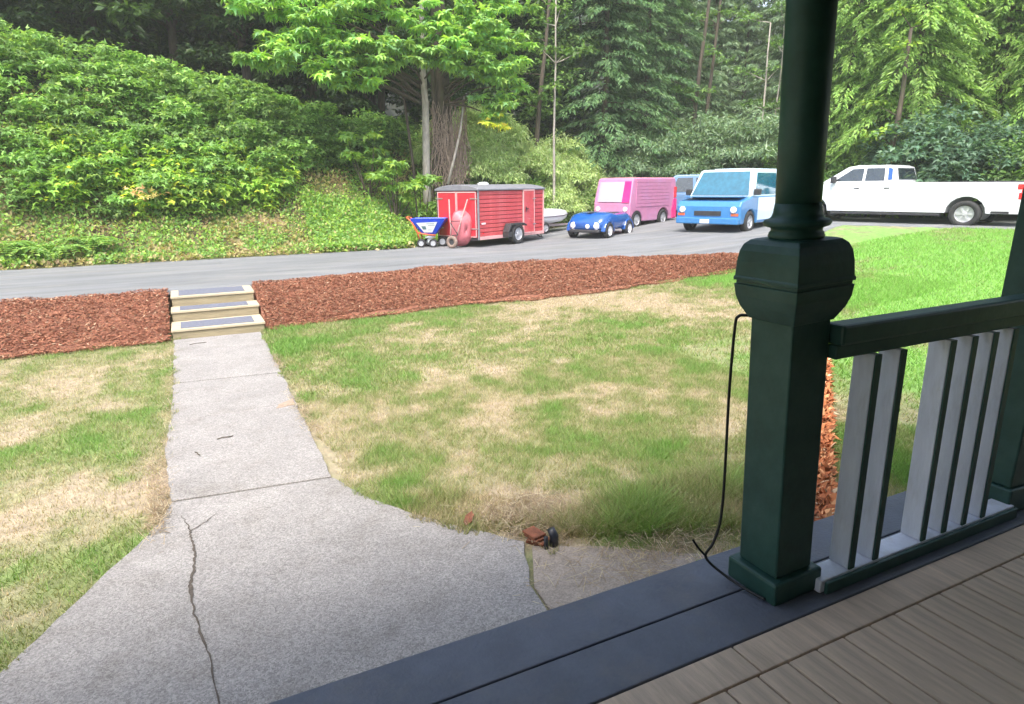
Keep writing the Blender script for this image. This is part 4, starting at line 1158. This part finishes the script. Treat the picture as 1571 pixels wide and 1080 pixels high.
for xx, zz in ((.14, tz0+.14), (3.1, tz0+.26)): MB().box(xx, xx+.07, -.03, -.012, zz, zz+.035).build('marker_lamp', M['lamp_red'], tr)

# ------------------------------------------------------------------ wheelbarrow standing on its nose against the rear doors
wx, wy = 7.42, 18.62
wb = empty('wheelbarrow', (wx, wy, .508), R(-30), 'faded red wheelbarrow stood on end with handles up against the trailer doors', 'wheelbarrow')
# local: y away from viewer, x right
tp = MB()
def sup(a, rx, rz, e=.55):
    c, s_ = math.cos(a), math.sin(a)
    return (math.copysign(abs(c)**e, c)*rx, math.copysign(abs(s_)**e, s_)*rz)
rings = [(.34, .55, .0), (.33, .54, .02), (.30, .50, -.02), (.27, .46, -.14), (.22, .38, -.26), (.12, .24, -.31), (.01, .02, -.32)]
nn = 26; vs = []
for rx, rz, d in rings:
    for k in range(nn):
        a = 2*math.pi*k/nn; px, pz = sup(a, rx, rz); vs.append((px, d, pz))
fs = [(i*nn+k, i*nn+(k+1) % nn, (i+1)*nn+(k+1) % nn, (i+1)*nn+k) for i in range(len(rings)-1) for k in range(nn)]
o = MB().add(vs, fs).build('tray', M['tray_red'], wb, smooth=True)
sol = o.modifiers.new('solid', 'SOLIDIFY'); sol.thickness = .012
o.location = (.10, .10, .57); o.rotation_euler = (R(8), 0, R(35))
fr_ = MB()
fr_.tube([(-.18, -.30, .24), (-.15, -.32, .62), (-.19, -.22, .95), (-.22, -.05, 1.42)], .021, n=7)
fr_.tube([(-.02, -.30, .24), (.10, -.32, .62), (.19, -.20, .95), (.33, -.02, 1.42)], .021, n=7)
fr_.build('handles', M['tube'], wb, smooth=True)
fr_ = MB()
fr_.tube([(-.14, -.34, .80), (.13, -.34, .80)], .014, n=6).tube([(-.15, -.34, .75), (-.05, -.44, .60), (.06, -.36, .40)], .013, n=6).tube([(-.12, -.34, .38), (.06, -.36, .40)], .014, n=6)
fr_.build('brace', M['dark_metal'], wb, smooth=True)
w_ = MB().lathe([(.085, -.035), (.15, -.045), (.185, -.02), (.185, .02), (.15, .045), (.085, .035)], 24, Matrix.Rotation(R(90), 4, 'X'), closed=True).build('wheel', M['old_rubber'], wb, smooth=True)
w_.location = (-.13, -.33, .186); w_.rotation_euler = (0, 0, R(-22))
MB().lathe([(.001, -.02), (.085, -.02), (.085, .02), (.001, .02)], 16, Matrix.Rotation(R(90), 4, 'X')).build('rim', M['dark_metal'], w_)

# ------------------------------------------------------------------ broadcast spreader
sx_, sy_ = 6.78, 19.3
sp_ = empty('spreader', (sx_, sy_, .508), R(-30), 'broadcast spreader with blue hopper and white label beside the trailer', 'spreader')
def frustum(z0, z1, a0, b0, a1, b1, t=.0):
    return [(-a0, -b0, z0), (a0, -b0, z0), (a0, b0, z0), (-a0, b0, z0), (-a1, -b1, z1), (a1, -b1, z1), (a1, b1, z1), (-a1, b1, z1)]
hv = frustum(.40, .80, .20, .14, .50, .30)
MB().add(hv, [(3, 2, 1, 0), (0, 1, 5, 4), (1, 2, 6, 5), (2, 3, 7, 6), (3, 0, 4, 7)]).build('hopper', M['spreader_blue'], sp_, bevel=.02).modifiers.new('solid', 'SOLIDIFY').thickness = .012
rv = []
for z, a, b in ((.79, .50, .30), (.86, .53, .33)):
    rv.append((z, a, b))
MB().add(frustum(.78, .86, .495, .295, .53, .33), [(0, 1, 5, 4), (1, 2, 6, 5), (2, 3, 7, 6), (3, 0, 4, 7)]).build('hopper_rim', M['spreader_blue'], sp_).modifiers.new('solid', 'SOLIDIFY').thickness = .02
# label panel on the front face
def onf(u, v, off):     # u -1..1 across, v 0..1 up the front face
    a = .20+(.50-.20)*v; b = .14+(.30-.14)*v
    return (u*a, -b-off, .40+.40*v+.0)
lb3 = [onf(-.62, .12, .022), onf(.45, .12, .022), onf(.62, .92, .022), onf(-.78, .85, .022)]
lb4 = [onf(-.62, .12, .028), onf(.45, .12, .028), onf(.62, .92, .028), onf(-.78, .85, .028)]
o = MB().add(lb3+lb4, [(3, 2, 1, 0), (4, 5, 6, 7), (0, 1, 5, 4), (1, 2, 6, 5), (2, 3, 7, 6), (3, 0, 4, 7)]).build('label_panel', M['label'], sp_)
ink = MB()
for (u0, u1, v0, v1) in ((-.1, .45, .76, .80), (.0, .5, .64, .67), (-.55, -.2, .35, .6), (-.05, .35, .3, .33)):
    a = [onf(u0, v0, .030), onf(u1, v0, .030), onf(u1, v1, .030), onf(u0, v1, .030)]
    ink.add(a, [(0, 1, 2, 3)])
ink.build('label_print', M['ink'], o)
fr_ = MB()
fr_.tube([(-.66, -.18, .90), (-.50, -.28, .78), (-.34, -.24, .45), (-.28, -.18, .2)], .026, n=7)
fr_.tube([(-.66, .18, .90), (-.50, .28, .78), (-.34, .24, .45), (-.28, .18, .2)], .022, n=7)
fr_.tube([(-.66, -.18, .90), (-.66, .18, .90)], .026, n=7)
fr_.tube([(-.34, -.24, .44), (0, -.2, .38), (.2, -.15, .36)], .022, n=7)
fr_.build('frame', M['orange'], sp_, smooth=True)
MB().lathe([(.16, .28), (.17, .31), (.05, .34), (.05, .40)], 18).build('spinner', M['label'], sp_, smooth=True)
MB().box(-.07, .07, -.10, .08, .11, .27).build('gearbox', M['label'], sp_, bevel=.03)
MB().tube([(-.26, -.2, .13), (.30, -.2, .13)], .015, n=6).tube([(.1, .2, .13), (.40, .2, .13)], .015, n=6).build('axle', M['dark_metal'], sp_)
for (x, y, r) in ((-.24, -.22, .13), (.13, -.22, .13), (.36, .12, .15), (-.1, .25, .13)):
    wheel(sp_, x, y, r, .10, -1, spokes=6)

# ------------------------------------------------------------------ vehicles
def arc_pts(xc, r, zb, n=9):
    """wheel arch cut from (xc+r,zb) over to (xc-r,zb)"""
    return [(xc+r*math.cos(math.pi*k/n), zb+r*1.0*math.sin(math.pi*k/n)) for k in range(n+1)]
def profile(x0, x1, zb, arches, top):
    """closed side outline: bottom from front (x1) to rear (x0) with arches, then top points rear->front"""
    pts = [(x1, zb)]
    for xc, r in sorted(arches, reverse=True):
        pts += arc_pts(xc, r, zb)
    pts.append((x0, zb))
    return pts+top
def side_panel(poly, hw, t, wf=None):
    """plates on both sides"""
    out = []
    for sgn in (1, -1):
        m = MB()
        g = wf or (lambda z: hw)
        n = len(poly)
        vs = [(x, sgn*(g(z)+.001), z) for x, z in poly]+[(x, sgn*(g(z)+t), z) for x, z in poly]
        m.add(vs, [tuple(range(n)), tuple(reversed(range(n, 2*n)))]+[(i, i+n, (i+1) % n+n, (i+1) % n) for i in range(n)])
        out.append(m)
    return out
def quad_plate(P, t):
    P = [Vector(p) for p in P]
    nrm = (P[1]-P[0]).cross(P[2]-P[0]).normalized()*t
    n = len(P)
    return MB().add([tuple(p) for p in P]+[tuple(p+nrm) for p in P], [tuple(range(n)), tuple(reversed(range(n, 2*n)))]+[(i, i+n, (i+1) % n+n, (i+1) % n) for i in range(n)])

# --- white pickup (front at +x, origin centre of rear axle line on ground at the rear bumper)
h = R(104)
pk_o = Vector((21.75, 10.65, 0))
hd = Vector((math.cos(h), math.sin(h), 0)); lf_ = Vector((-hd.y, hd.x, 0))
c0 = pk_o - lf_*.99
pk = empty('pickup_truck', (c0.x, c0.y, .90), h, 'long white crew cab pickup parked at the top of the lawn', 'pickup')
pk.scale = (1.07, 1, 1)
top = [(0, .82), (.02, 1.33), (3.20, 1.36), (3.22, 1.40), (5.25, 1.36), (6.25, 1.26), (6.65, 1.12), (6.75, .80), (6.75, .45)]
o = MB().prism(profile(.05, 6.70, .42, [(1.35, .50), (5.75, .50)], [(0, .55)]+top), -.98, .98).build('body', M['white_paint'], pk, bevel=.045, seg=3, angle=50)
wfc = lambda z: .95-.24*max(0, (z-1.38))
cabp = [(2.34, 1.37), (2.46, 1.86), (2.62, 1.92), (3.55, 1.93), (3.85, 1.88), (4.62, 1.36)]
MB().prism(cabp, -1, 1, lambda z, y: y*wfc(z)).build('cab', M['white_paint'], pk, bevel=.03, seg=3)
gl_ = [[(3.35, 1.42), (3.35, 1.83), (3.70, 1.81), (4.22, 1.42)], [(2.70, 1.42), (2.74, 1.83), (3.27, 1.83), (3.27, 1.42)]]
for k, g_ in enumerate(gl_):
    for m in side_panel(g_, 1, .006, wfc): m.build('side_window', M['glass'], pk)
for m in side_panel([(2.48, 1.45), (2.52, 1.80), (2.64, 1.84), (2.60, 1.45)], 1, .012, wfc): m.build('pillar', M['deep_blue'], pk)
quad_plate([(3.92, -.72, 1.86), (3.92, .72, 1.86), (4.60, .84, 1.40), (4.60, -.84, 1.40)], -.012).build('windshield', M['glass'], pk)
quad_plate([(2.335, -.76, 1.46), (2.335, .76, 1.46), (2.435, .68, 1.82), (2.435, -.68, 1.82)], .012).build('rear_window', M['glass'], pk)
for a, b in ((2.45, 3.30), (3.34, 4.28)):
    for m in side_panel([(a, .55), (a, 1.34), (b, 1.34), (b, .55)], .98, .008): m.build('door', M['white_paint'], pk, bevel=.006)
    for sgn in (1, -1): MB().box(a+.06, a+.22, sgn*.99-.012, sgn*.99+.014, 1.17, 1.20).build('door_handle', M['dark_metal'], pk)
# bed opening, tailgate, lamps, bumper
MB().box(.10, 3.14, -.82, .82, 1.33, 1.372).build('bed_cover', M['dark_metal'], pk)
MB().box(-.012, .03, -.78, .78, .72, 1.30).build('tailgate', M['steel'], pk, bevel=.01)
MB().box(-.09, .05, -.95, .95, .45, .66).build('rear_bumper', M['steel'], pk, bevel=.03)
MB().box(5.78, 5.93, -.97, .97, .42, .64).build('front_bumper', M['steel'], pk, bevel=.03)
for sgn in (1, -1):
    y0_, y1_ = sorted((sgn*.80, sgn*.992))
    MB().box(-.02, .20, y0_, y1_, 1.12, 1.28).build('tail_lamp', M['lamp_red'], pk, bevel=.02)
    MB().box(-.02, .15, y0_, y1_, .84, 1.04).build('tail_lamp', M['lamp_red'], pk, bevel=.02)
    MB().box(-.018, .09, y0_+.003, y1_-.003, 1.041, 1.119).build('tail_lamp', M['lamp_red'], pk)
    y0_, y1_ = sorted((sgn*.66, sgn*.985))
    MB().box(5.66, 5.87, y0_, y1_, .86, 1.08).build('headlight', M['lamp_white'], pk, bevel=.03)
    y0_, y1_ = sorted((sgn*.98, sgn*1.17))
    MB().box(4.12, 4.26, y0_, y1_, 1.36, 1.58).build('mirror', M['dark_metal'], pk, bevel=.03)
    y0_, y1_ = sorted((sgn*.90, sgn*1.06))
    MB().box(1.95, 5.10, y0_, y1_, .33, .40).build('running_board', M['dark_metal'], pk, bevel=.01)
MB().box(5.84, 5.90, -.60, .60, .74, 1.08).build('grille', M['dark_metal'], pk, bevel=.02)
for x in (1.35, 5.75):
    for sgn in (1, -1): wheel(pk, x, sgn*.86, .40, .26, sgn, spokes=6)
for c_ in list(pk.children):
    if c_.name.split('.')[0] in ('cab', 'side_window', 'pillar', 'windshield', 'rear_window', 'door', 'door_handle', 'front_bumper', 'headlight', 'mirror', 'grille'):
        c_.location.x += .9
for m in side_panel([(.3, .43), (.3, .50), (.72, .50), (.72, .43)], .98, .01): m.build('trim_strip', M['dark_metal'], pk)

# --- light blue boxy car seen from the front (front at +x)
def boxy(name, near_corner, face_deg, L, Wd, Hh, paint, paint2, glass, label, cat, hood=.9, zb=.28, wr=.34, door_paint=None):
    """near_corner = the front corner closest to the camera (its left front corner)"""
    hdg = R(face_deg)                       # heading of the nose
    f = Vector((math.cos(hdg), math.sin(hdg), 0)); l = Vector((-f.y, f.x, 0))
    nose = Vector((*near_corner, 0)) - l*Wd/2
    org = nose - f*L/2
    e = empty(name, (org.x, org.y, Hp(nose.x, nose.y)+.01), hdg, label, cat)
    hw = Wd/2; xf = L/2
    bz = Hh*.56
    body = profile(-xf, xf-.04, zb, [(-xf+.75, wr+.1), (xf-.75, wr+.1)], [(-xf-.02, zb+.3), (-xf, bz), (xf-hood-.1, bz+.02), (xf-.12, bz-.12), (xf, bz-.28), (xf, zb+.12)])
    MB().prism(body, -hw, hw).build('body', paint, e, bevel=.05, seg=3, angle=50)
    wf = lambda z: hw-.03-.16*max(0, z-bz)
    cab = [(-xf+.03, bz-.01), (-xf+.12, Hh-.06), (-xf+.3, Hh), (xf-hood-.62, Hh), (xf-hood-.45, Hh-.04), (xf-hood, bz+.01)]
    MB().prism(cab, -1, 1, lambda z, y: y*wf(z)).build('cabin', paint2, e, bevel=.035, seg=3)
    xw0, xw1 = xf-hood-.42, xf-hood-.03
    quad_plate([(xw0+.01, -wf(Hh)+.12, Hh-.08), (xw0+.01, wf(Hh)-.12, Hh-.08), (xw1+.02, wf(bz)-.08, bz+.06), (xw1+.02, -wf(bz)+.08, bz+.06)], -.014).build('windshield', glass, e)
    quad_plate([(-xf+.035, -wf(bz)+.12, bz+.06), (-xf+.035, wf(bz)-.12, bz+.06), (-xf+.11, wf(Hh)-.12, Hh-.1), (-xf+.11, -wf(Hh)+.12, Hh-.1)], .014).build('rear_window', glass, e)
    ws = [(-xf+.22, -xf+1.05), (-xf+1.15, -xf+2.05), (-xf+2.15, xf-hood-.62)]
    for a, b in ws:
        if b-a < .25: continue
        last = b == ws[-1][1]
        for m in side_panel([(a, bz+.07), (a+.03, Hh-.12), (b, Hh-.12), (b+(.30 if last else 0), bz+.07)], 1, .008, wf): m.build('side_window', glass, e)
    for a, b in ws[1:]:
        for m in side_panel([(a-.05, zb+.1), (a-.05, bz-.02), (b+.12, bz-.02), (b+.12, zb+.1)], hw, .008): m.build('door', door_paint or paint, e, bevel=.006)
    MB().box(xf-.03, xf+.09, -hw+.03, hw-.03, zb, zb+.20).build('front_bumper', paint, e, bevel=.03)
    MB().box(-xf-.09, -xf+.03, -hw+.03, hw-.03, zb, zb+.20).build('rear_bumper', M['dark_metal'], e, bevel=.03)
    MB().box(xf-.01, xf+.025, -hw*.42, hw*.42, zb+.26, bz-.42).build('grille', M['dark_metal'], e, bevel=.01)
    MB().box(xf+.091, xf+.10, -.2, .12, zb+.03, zb+.15).build('licence_plate', M['lamp_white'], e)
    for sgn in (1, -1):
        MB().lathe([(.10, 0), (.10, .05), (.07, .07)], 18, Matrix.Translation((xf-.01, sgn*(hw-.22), bz-.38)) @ Matrix.Rotation(R(90), 4, 'Y')).build('headlight', M['lamp_white'], e)
        y0_, y1_ = sorted((sgn*(hw-.02), sgn*(hw+.20)))
        MB().box(xf-hood-.25, xf-hood-.13, y0_, y1_, bz+.06, bz+.25).build('mirror', M['dark_metal'], e, bevel=.03)
        y0_, y1_ = sorted((sgn*(hw-.14), sgn*(hw+.004)))
        MB().box(-xf-.01, -xf+.06, y0_, y1_, bz-.32, bz-.06).build('tail_lamp', M['lamp_red'], e)
        for x in (-xf+.75, xf-.75): wheel(e, x, sgn*(hw-.11), wr, .22, sgn)
        y0_, y1_ = sorted((sgn*(hw-.30), sgn*(hw-.06)))
        MB().box(xf-.03, xf+.012, y0_, y1_, zb+.26, zb+.34).build('turn_signal', M['orange'], e)
        MB().tube([(xw1-.01, sgn*.1+.1, bz+.085), (xw1-.17, sgn*.1-.42, bz+.30)], .012, n=5).build('wiper', M['dark_metal'], e)
        for a_, b_ in ws[1:]:
            y0_, y1_ = sorted((sgn*(hw+.009), sgn*(hw+.03)))
            MB().box(a_+.05, a_+.20, y0_, y1_, bz-.16, bz-.12).build('door_handle', M['dark_metal'], e)
    MB().box(xf-hood+.02, xf-.16, -hw*.86, hw*.86, bz+.0, bz+.03, Matrix.Translation((0, 0, -.0))).build('bonnet', paint, e, bevel=.02)
    return e
suv = boxy('suv', (15.5, 15.3), 20+180, 5.0, 2.2, 1.98, M['light_blue'], M['blue_white'], M['blue_glass'], 'light blue and white boxy car facing the camera beside the porch column', 'car', hood=.75, door_paint=M['blue_white'])
MB().box(-1.2, 1.0, -.6, .6, 1.98, 2.01).build('roof_panel', M['blue_white'], suv, bevel=.01)
slate = boxy('estate_car', (17.7, 23.2), 140, 4.3, 1.75, 1.75, M['slate_blue'], M['slate_blue'], M['glass'], 'slate blue car with dark windows between the pink van and the light blue car', 'car', hood=.9)

# --- pink boxy van
vh = R(20.8+180)
f = Vector((math.cos(vh), math.sin(vh), 0)); l = Vector((-f.y, f.x, 0))
VW, VL, VH = 1.62, 3.36, 1.84
nose = Vector((14.75, 19.95, 0))-l*VW/2
org = nose-f*VL/2
vn = empty('van', (org.x, org.y, Hp(nose.x, nose.y)-.02), vh, 'boxy pink van with a curtained windshield between the blue cars', 'van')
hw = VW/2; xf = VL/2
MB().prism(profile(-xf, xf, .26, [(-xf+.95, .46), (xf-.5, .4)], [(-xf, .6), (-xf+.02, VH-.08), (-xf+.1, VH), (xf-.30, VH), (xf-.22, VH-.05), (xf-.02, 1.0), (xf, .9)]), -1, 1, lambda z, y: y*(hw-.05*max(0, z-1.0))).build('body', M['pink'], vn, bevel=.04, seg=3, angle=50)
quad_plate([(xf-.19, -hw+.18, VH-.14), (xf-.19, hw-.10, VH-.14), (xf+.0, hw-.10, .98), (xf+.0, -hw+.18, .98)], -.014).build('windshield', M['pale_glass'], vn)
quad_plate([(xf-.195, hw-.36, VH-.12), (xf-.195, hw-.08, VH-.12), (xf-.0, hw-.04, .96), (xf-.0, hw-.36, .96)], -.02).build('door_panel', M['hot_pink'], vn)
MB().box(-xf, xf-.34, -.7, .7, VH+.001, VH+.02).build('roof_panel', M['trim'], vn, bevel=.005)
for k in range(8):
    for sgn in (1,):
        MB().box(-xf+.55, xf-.42, hw-.02, hw+.010, .80+k*.125, .80+k*.125+.112).build('siding_plank', M['pink'], vn)
MB().box(xf-.01, xf+.08, -hw+.02, hw-.02, .26, .48).build('front_bumper', M['hot_pink'], vn, bevel=.03)
for m in side_panel([(-xf+.0, .30), (-xf+.0, 1.05), (-xf+.22, 1.05), (-xf+.34, .62), (-xf+.34, .30)], hw, .03): m.build('rear_quarter', M['hot_pink'], vn, bevel=.01)
for sgn in (1, -1):
    y0_, y1_ = sorted((sgn*(hw-.1), sgn*(hw+.03)))
    MB().box(-xf+.02, -xf+.14, y0_, y1_, 1.08, 1.5).build('tail_lamp', M['lamp_red'], vn, bevel=.02)
    MB().lathe([(.09, 0), (.09, .04), (.06, .055)], 16, Matrix.Translation((xf-.005, sgn*(hw-.2), .72)) @ Matrix.Rotation(R(90), 4, 'Y')).build('headlight', M['lamp_white'], vn)
    for x in (-xf+.95, xf-.5): wheel(vn, x, sgn*(hw-.1), .33, .2, sgn)

# --- low dark blue open car
rh = R(27.6+180)
f = Vector((math.cos(rh), math.sin(rh), 0)); l = Vector((-f.y, f.x, 0))
RW, RL = 1.39, 2.3
nose = Vector((12.13, 17.81, 0))-l*RW/2
org = nose-f*RL/2
rd = empty('roadster', (org.x, org.y, Hp(nose.x, nose.y)+.01), rh, 'low deep blue open car with round white wheels right of the red trailer', 'car')
hw = RW/2; xf = RL/2
# smooth lofted shell
st_ = [(-xf, .55, .30, .52), (-xf+.12, .64, .26, .72), (-xf+.45, .69, .24, .83), (0, .68, .22, .80), (xf-.65, .70, .22, .86), (xf-.3, .69, .24, .80), (xf-.08, .62, .27, .64), (xf, .50, .32, .50)]
vs = []; nr_ = 20
for (x, w, zb_, zt) in st_:
    for k in range(nr_):
        a = 2*math.pi*k/nr_
        c_, s_ = math.cos(a), math.sin(a)
        vs.append((x, math.copysign(abs(c_)**.45, c_)*w, (zb_+zt)/2+math.copysign(abs(s_)**.55, s_)*(zt-zb_)/2))
fs = [(i*nr_+k, i*nr_+(k+1) % nr_, (i+1)*nr_+(k+1) % nr_, (i+1)*nr_+k) for i in range(len(st_)-1) for k in range(nr_)]
fs += [tuple(reversed(range(nr_))), tuple((len(st_)-1)*nr_+k for k in range(nr_))]
MB().add(vs, fs).build('body', M['deep_blue'], rd, smooth=True)
for sgn in (1, -1):
    for x in (-xf+.45, xf-.42):
        ar = [(x+.36*math.cos(math.pi*k/8), .24+.36*math.sin(math.pi*k/8)) for k in range(9)]+[(x-.29, .24)]+[(x-.29*math.cos(math.pi*k/8), .24+.29*math.sin(math.pi*k/8)) for k in range(9)]
        ya, yb = sorted((sgn*(hw-.12), sgn*(hw+.03)))
        MB().prism(ar, ya, yb).build('fender', M['deep_blue'], rd, bevel=.02)
        wheel(rd, x, sgn*(hw-.045), .26, .19, sgn, rimm=M['lamp_white'])
    MB().lathe([(.12, 0), (.12, .04), (.06, .07)], 18, Matrix.Translation((xf-.06, sgn*.42, .42)) @ Matrix.Rotation(R(90), 4, 'Y')).build('headlight', M['lamp_white'], rd)
MB().lathe([(.075, 0), (.075, .04), (.04, .06)], 16, Matrix.Translation((xf-.03, .12, .40)) @ Matrix.Rotation(R(90), 4, 'Y')).build('fog_lamp', M['lamp_white'], rd)
MB().box(-.55, .18, -.46, .46, .70, .815).build('cockpit', M['dark_metal'], rd, bevel=.04)
MB().box(xf-.16, xf+.04, -.56, .56, .20, .30).build('front_bumper', M['dark_metal'], rd, bevel=.03)
MB().box(xf-.55, xf-.25, -.10, .10, .845, .853).build('badge', M['steel'], rd)

# --- low white boat shaped body on a small trailer, between the red trailer and the roadster
bt = empty('small_boat', (12.05, 21.75, Hp(12.05, 21.75)+.01), R(14), 'low white boat shaped hull on a small trailer between red trailer and blue car', 'boat')
st_ = [(-1.2, .52, .42, .80), (-.6, .56, .34, .84), (.1, .55, .32, .88), (.7, .44, .36, .86), (1.1, .24, .48, .80), (1.28, .06, .62, .74)]
vs = []; nr_ = 18
for (x, w, zb_, zt) in st_:
    for k in range(nr_):
        a = 2*math.pi*k/nr_; c_, s_ = math.cos(a), math.sin(a)
        vs.append((x, math.copysign(abs(c_)**.6, c_)*w, (zb_+zt)/2+math.copysign(abs(s_)**.75, s_)*(zt-zb_)/2))
fs = [(i*nr_+k, i*nr_+(k+1) % nr_, (i+1)*nr_+(k+1) % nr_, (i+1)*nr_+k) for i in range(len(st_)-1) for k in range(nr_)]
fs += [tuple(reversed(range(nr_))), tuple((len(st_)-1)*nr_+k for k in range(nr_))]
MB().add(vs, fs).build('hull', M['white_paint'], bt, smooth=True)
MB().tube([(-1.2, -.54, .60), (-.6, -.575, .60), (.1, -.565, .61), (.7, -.455, .62), (1.1, -.26, .65), (1.30, 0, .68), (1.1, .26, .65), (.7, .455, .62), (-.6, .575, .60), (-1.2, .54, .60)], .022, n=6).build('rub_rail', M['roof_grey'], bt, smooth=True)
MB().box(-1.1, 1.0, -.35, -.29, .24, .31).box(-1.1, 1.0, .29, .35, .24, .31).box(-.5, -.42, -.29, .29, .25, .30).box(.9, .98, -.29, .29, .25, .30).box(.98, 1.6, -.03, .03, .25, .30).build('trailer_frame', M['steel'], bt)
for sgn in (1, -1): wheel(bt, -.3, sgn*.50, .20, .12, sgn)

# ------------------------------------------------------------------ thin haze over the clearing
hz = bpy.data.materials.new('haze_air')
hz.use_nodes = True
hn = hz.node_tree
for n_ in list(hn.nodes):
    if n_.type != 'OUTPUT_MATERIAL': hn.nodes.remove(n_)
pv = hn.nodes.new('ShaderNodeVolumePrincipled')
pv.inputs['Color'].default_value = (0.90, 0.94, 0.92, 1)
pv.inputs['Density'].default_value = 0.0012
hn.links.new(pv.outputs[0], hn.nodes['Material Output'].inputs['Volume'])
ex = float(max(abs(xs).max(), abs(ys).max()))+5
hb = MB().box(-ex, ex, -ex, ex, -1.5, float(Zt.max())+6).build('haze', hz)
tag(hb, 'thin pale haze in the air of the clearing', kind='stuff')
S.cycles.volume_bounces = 1
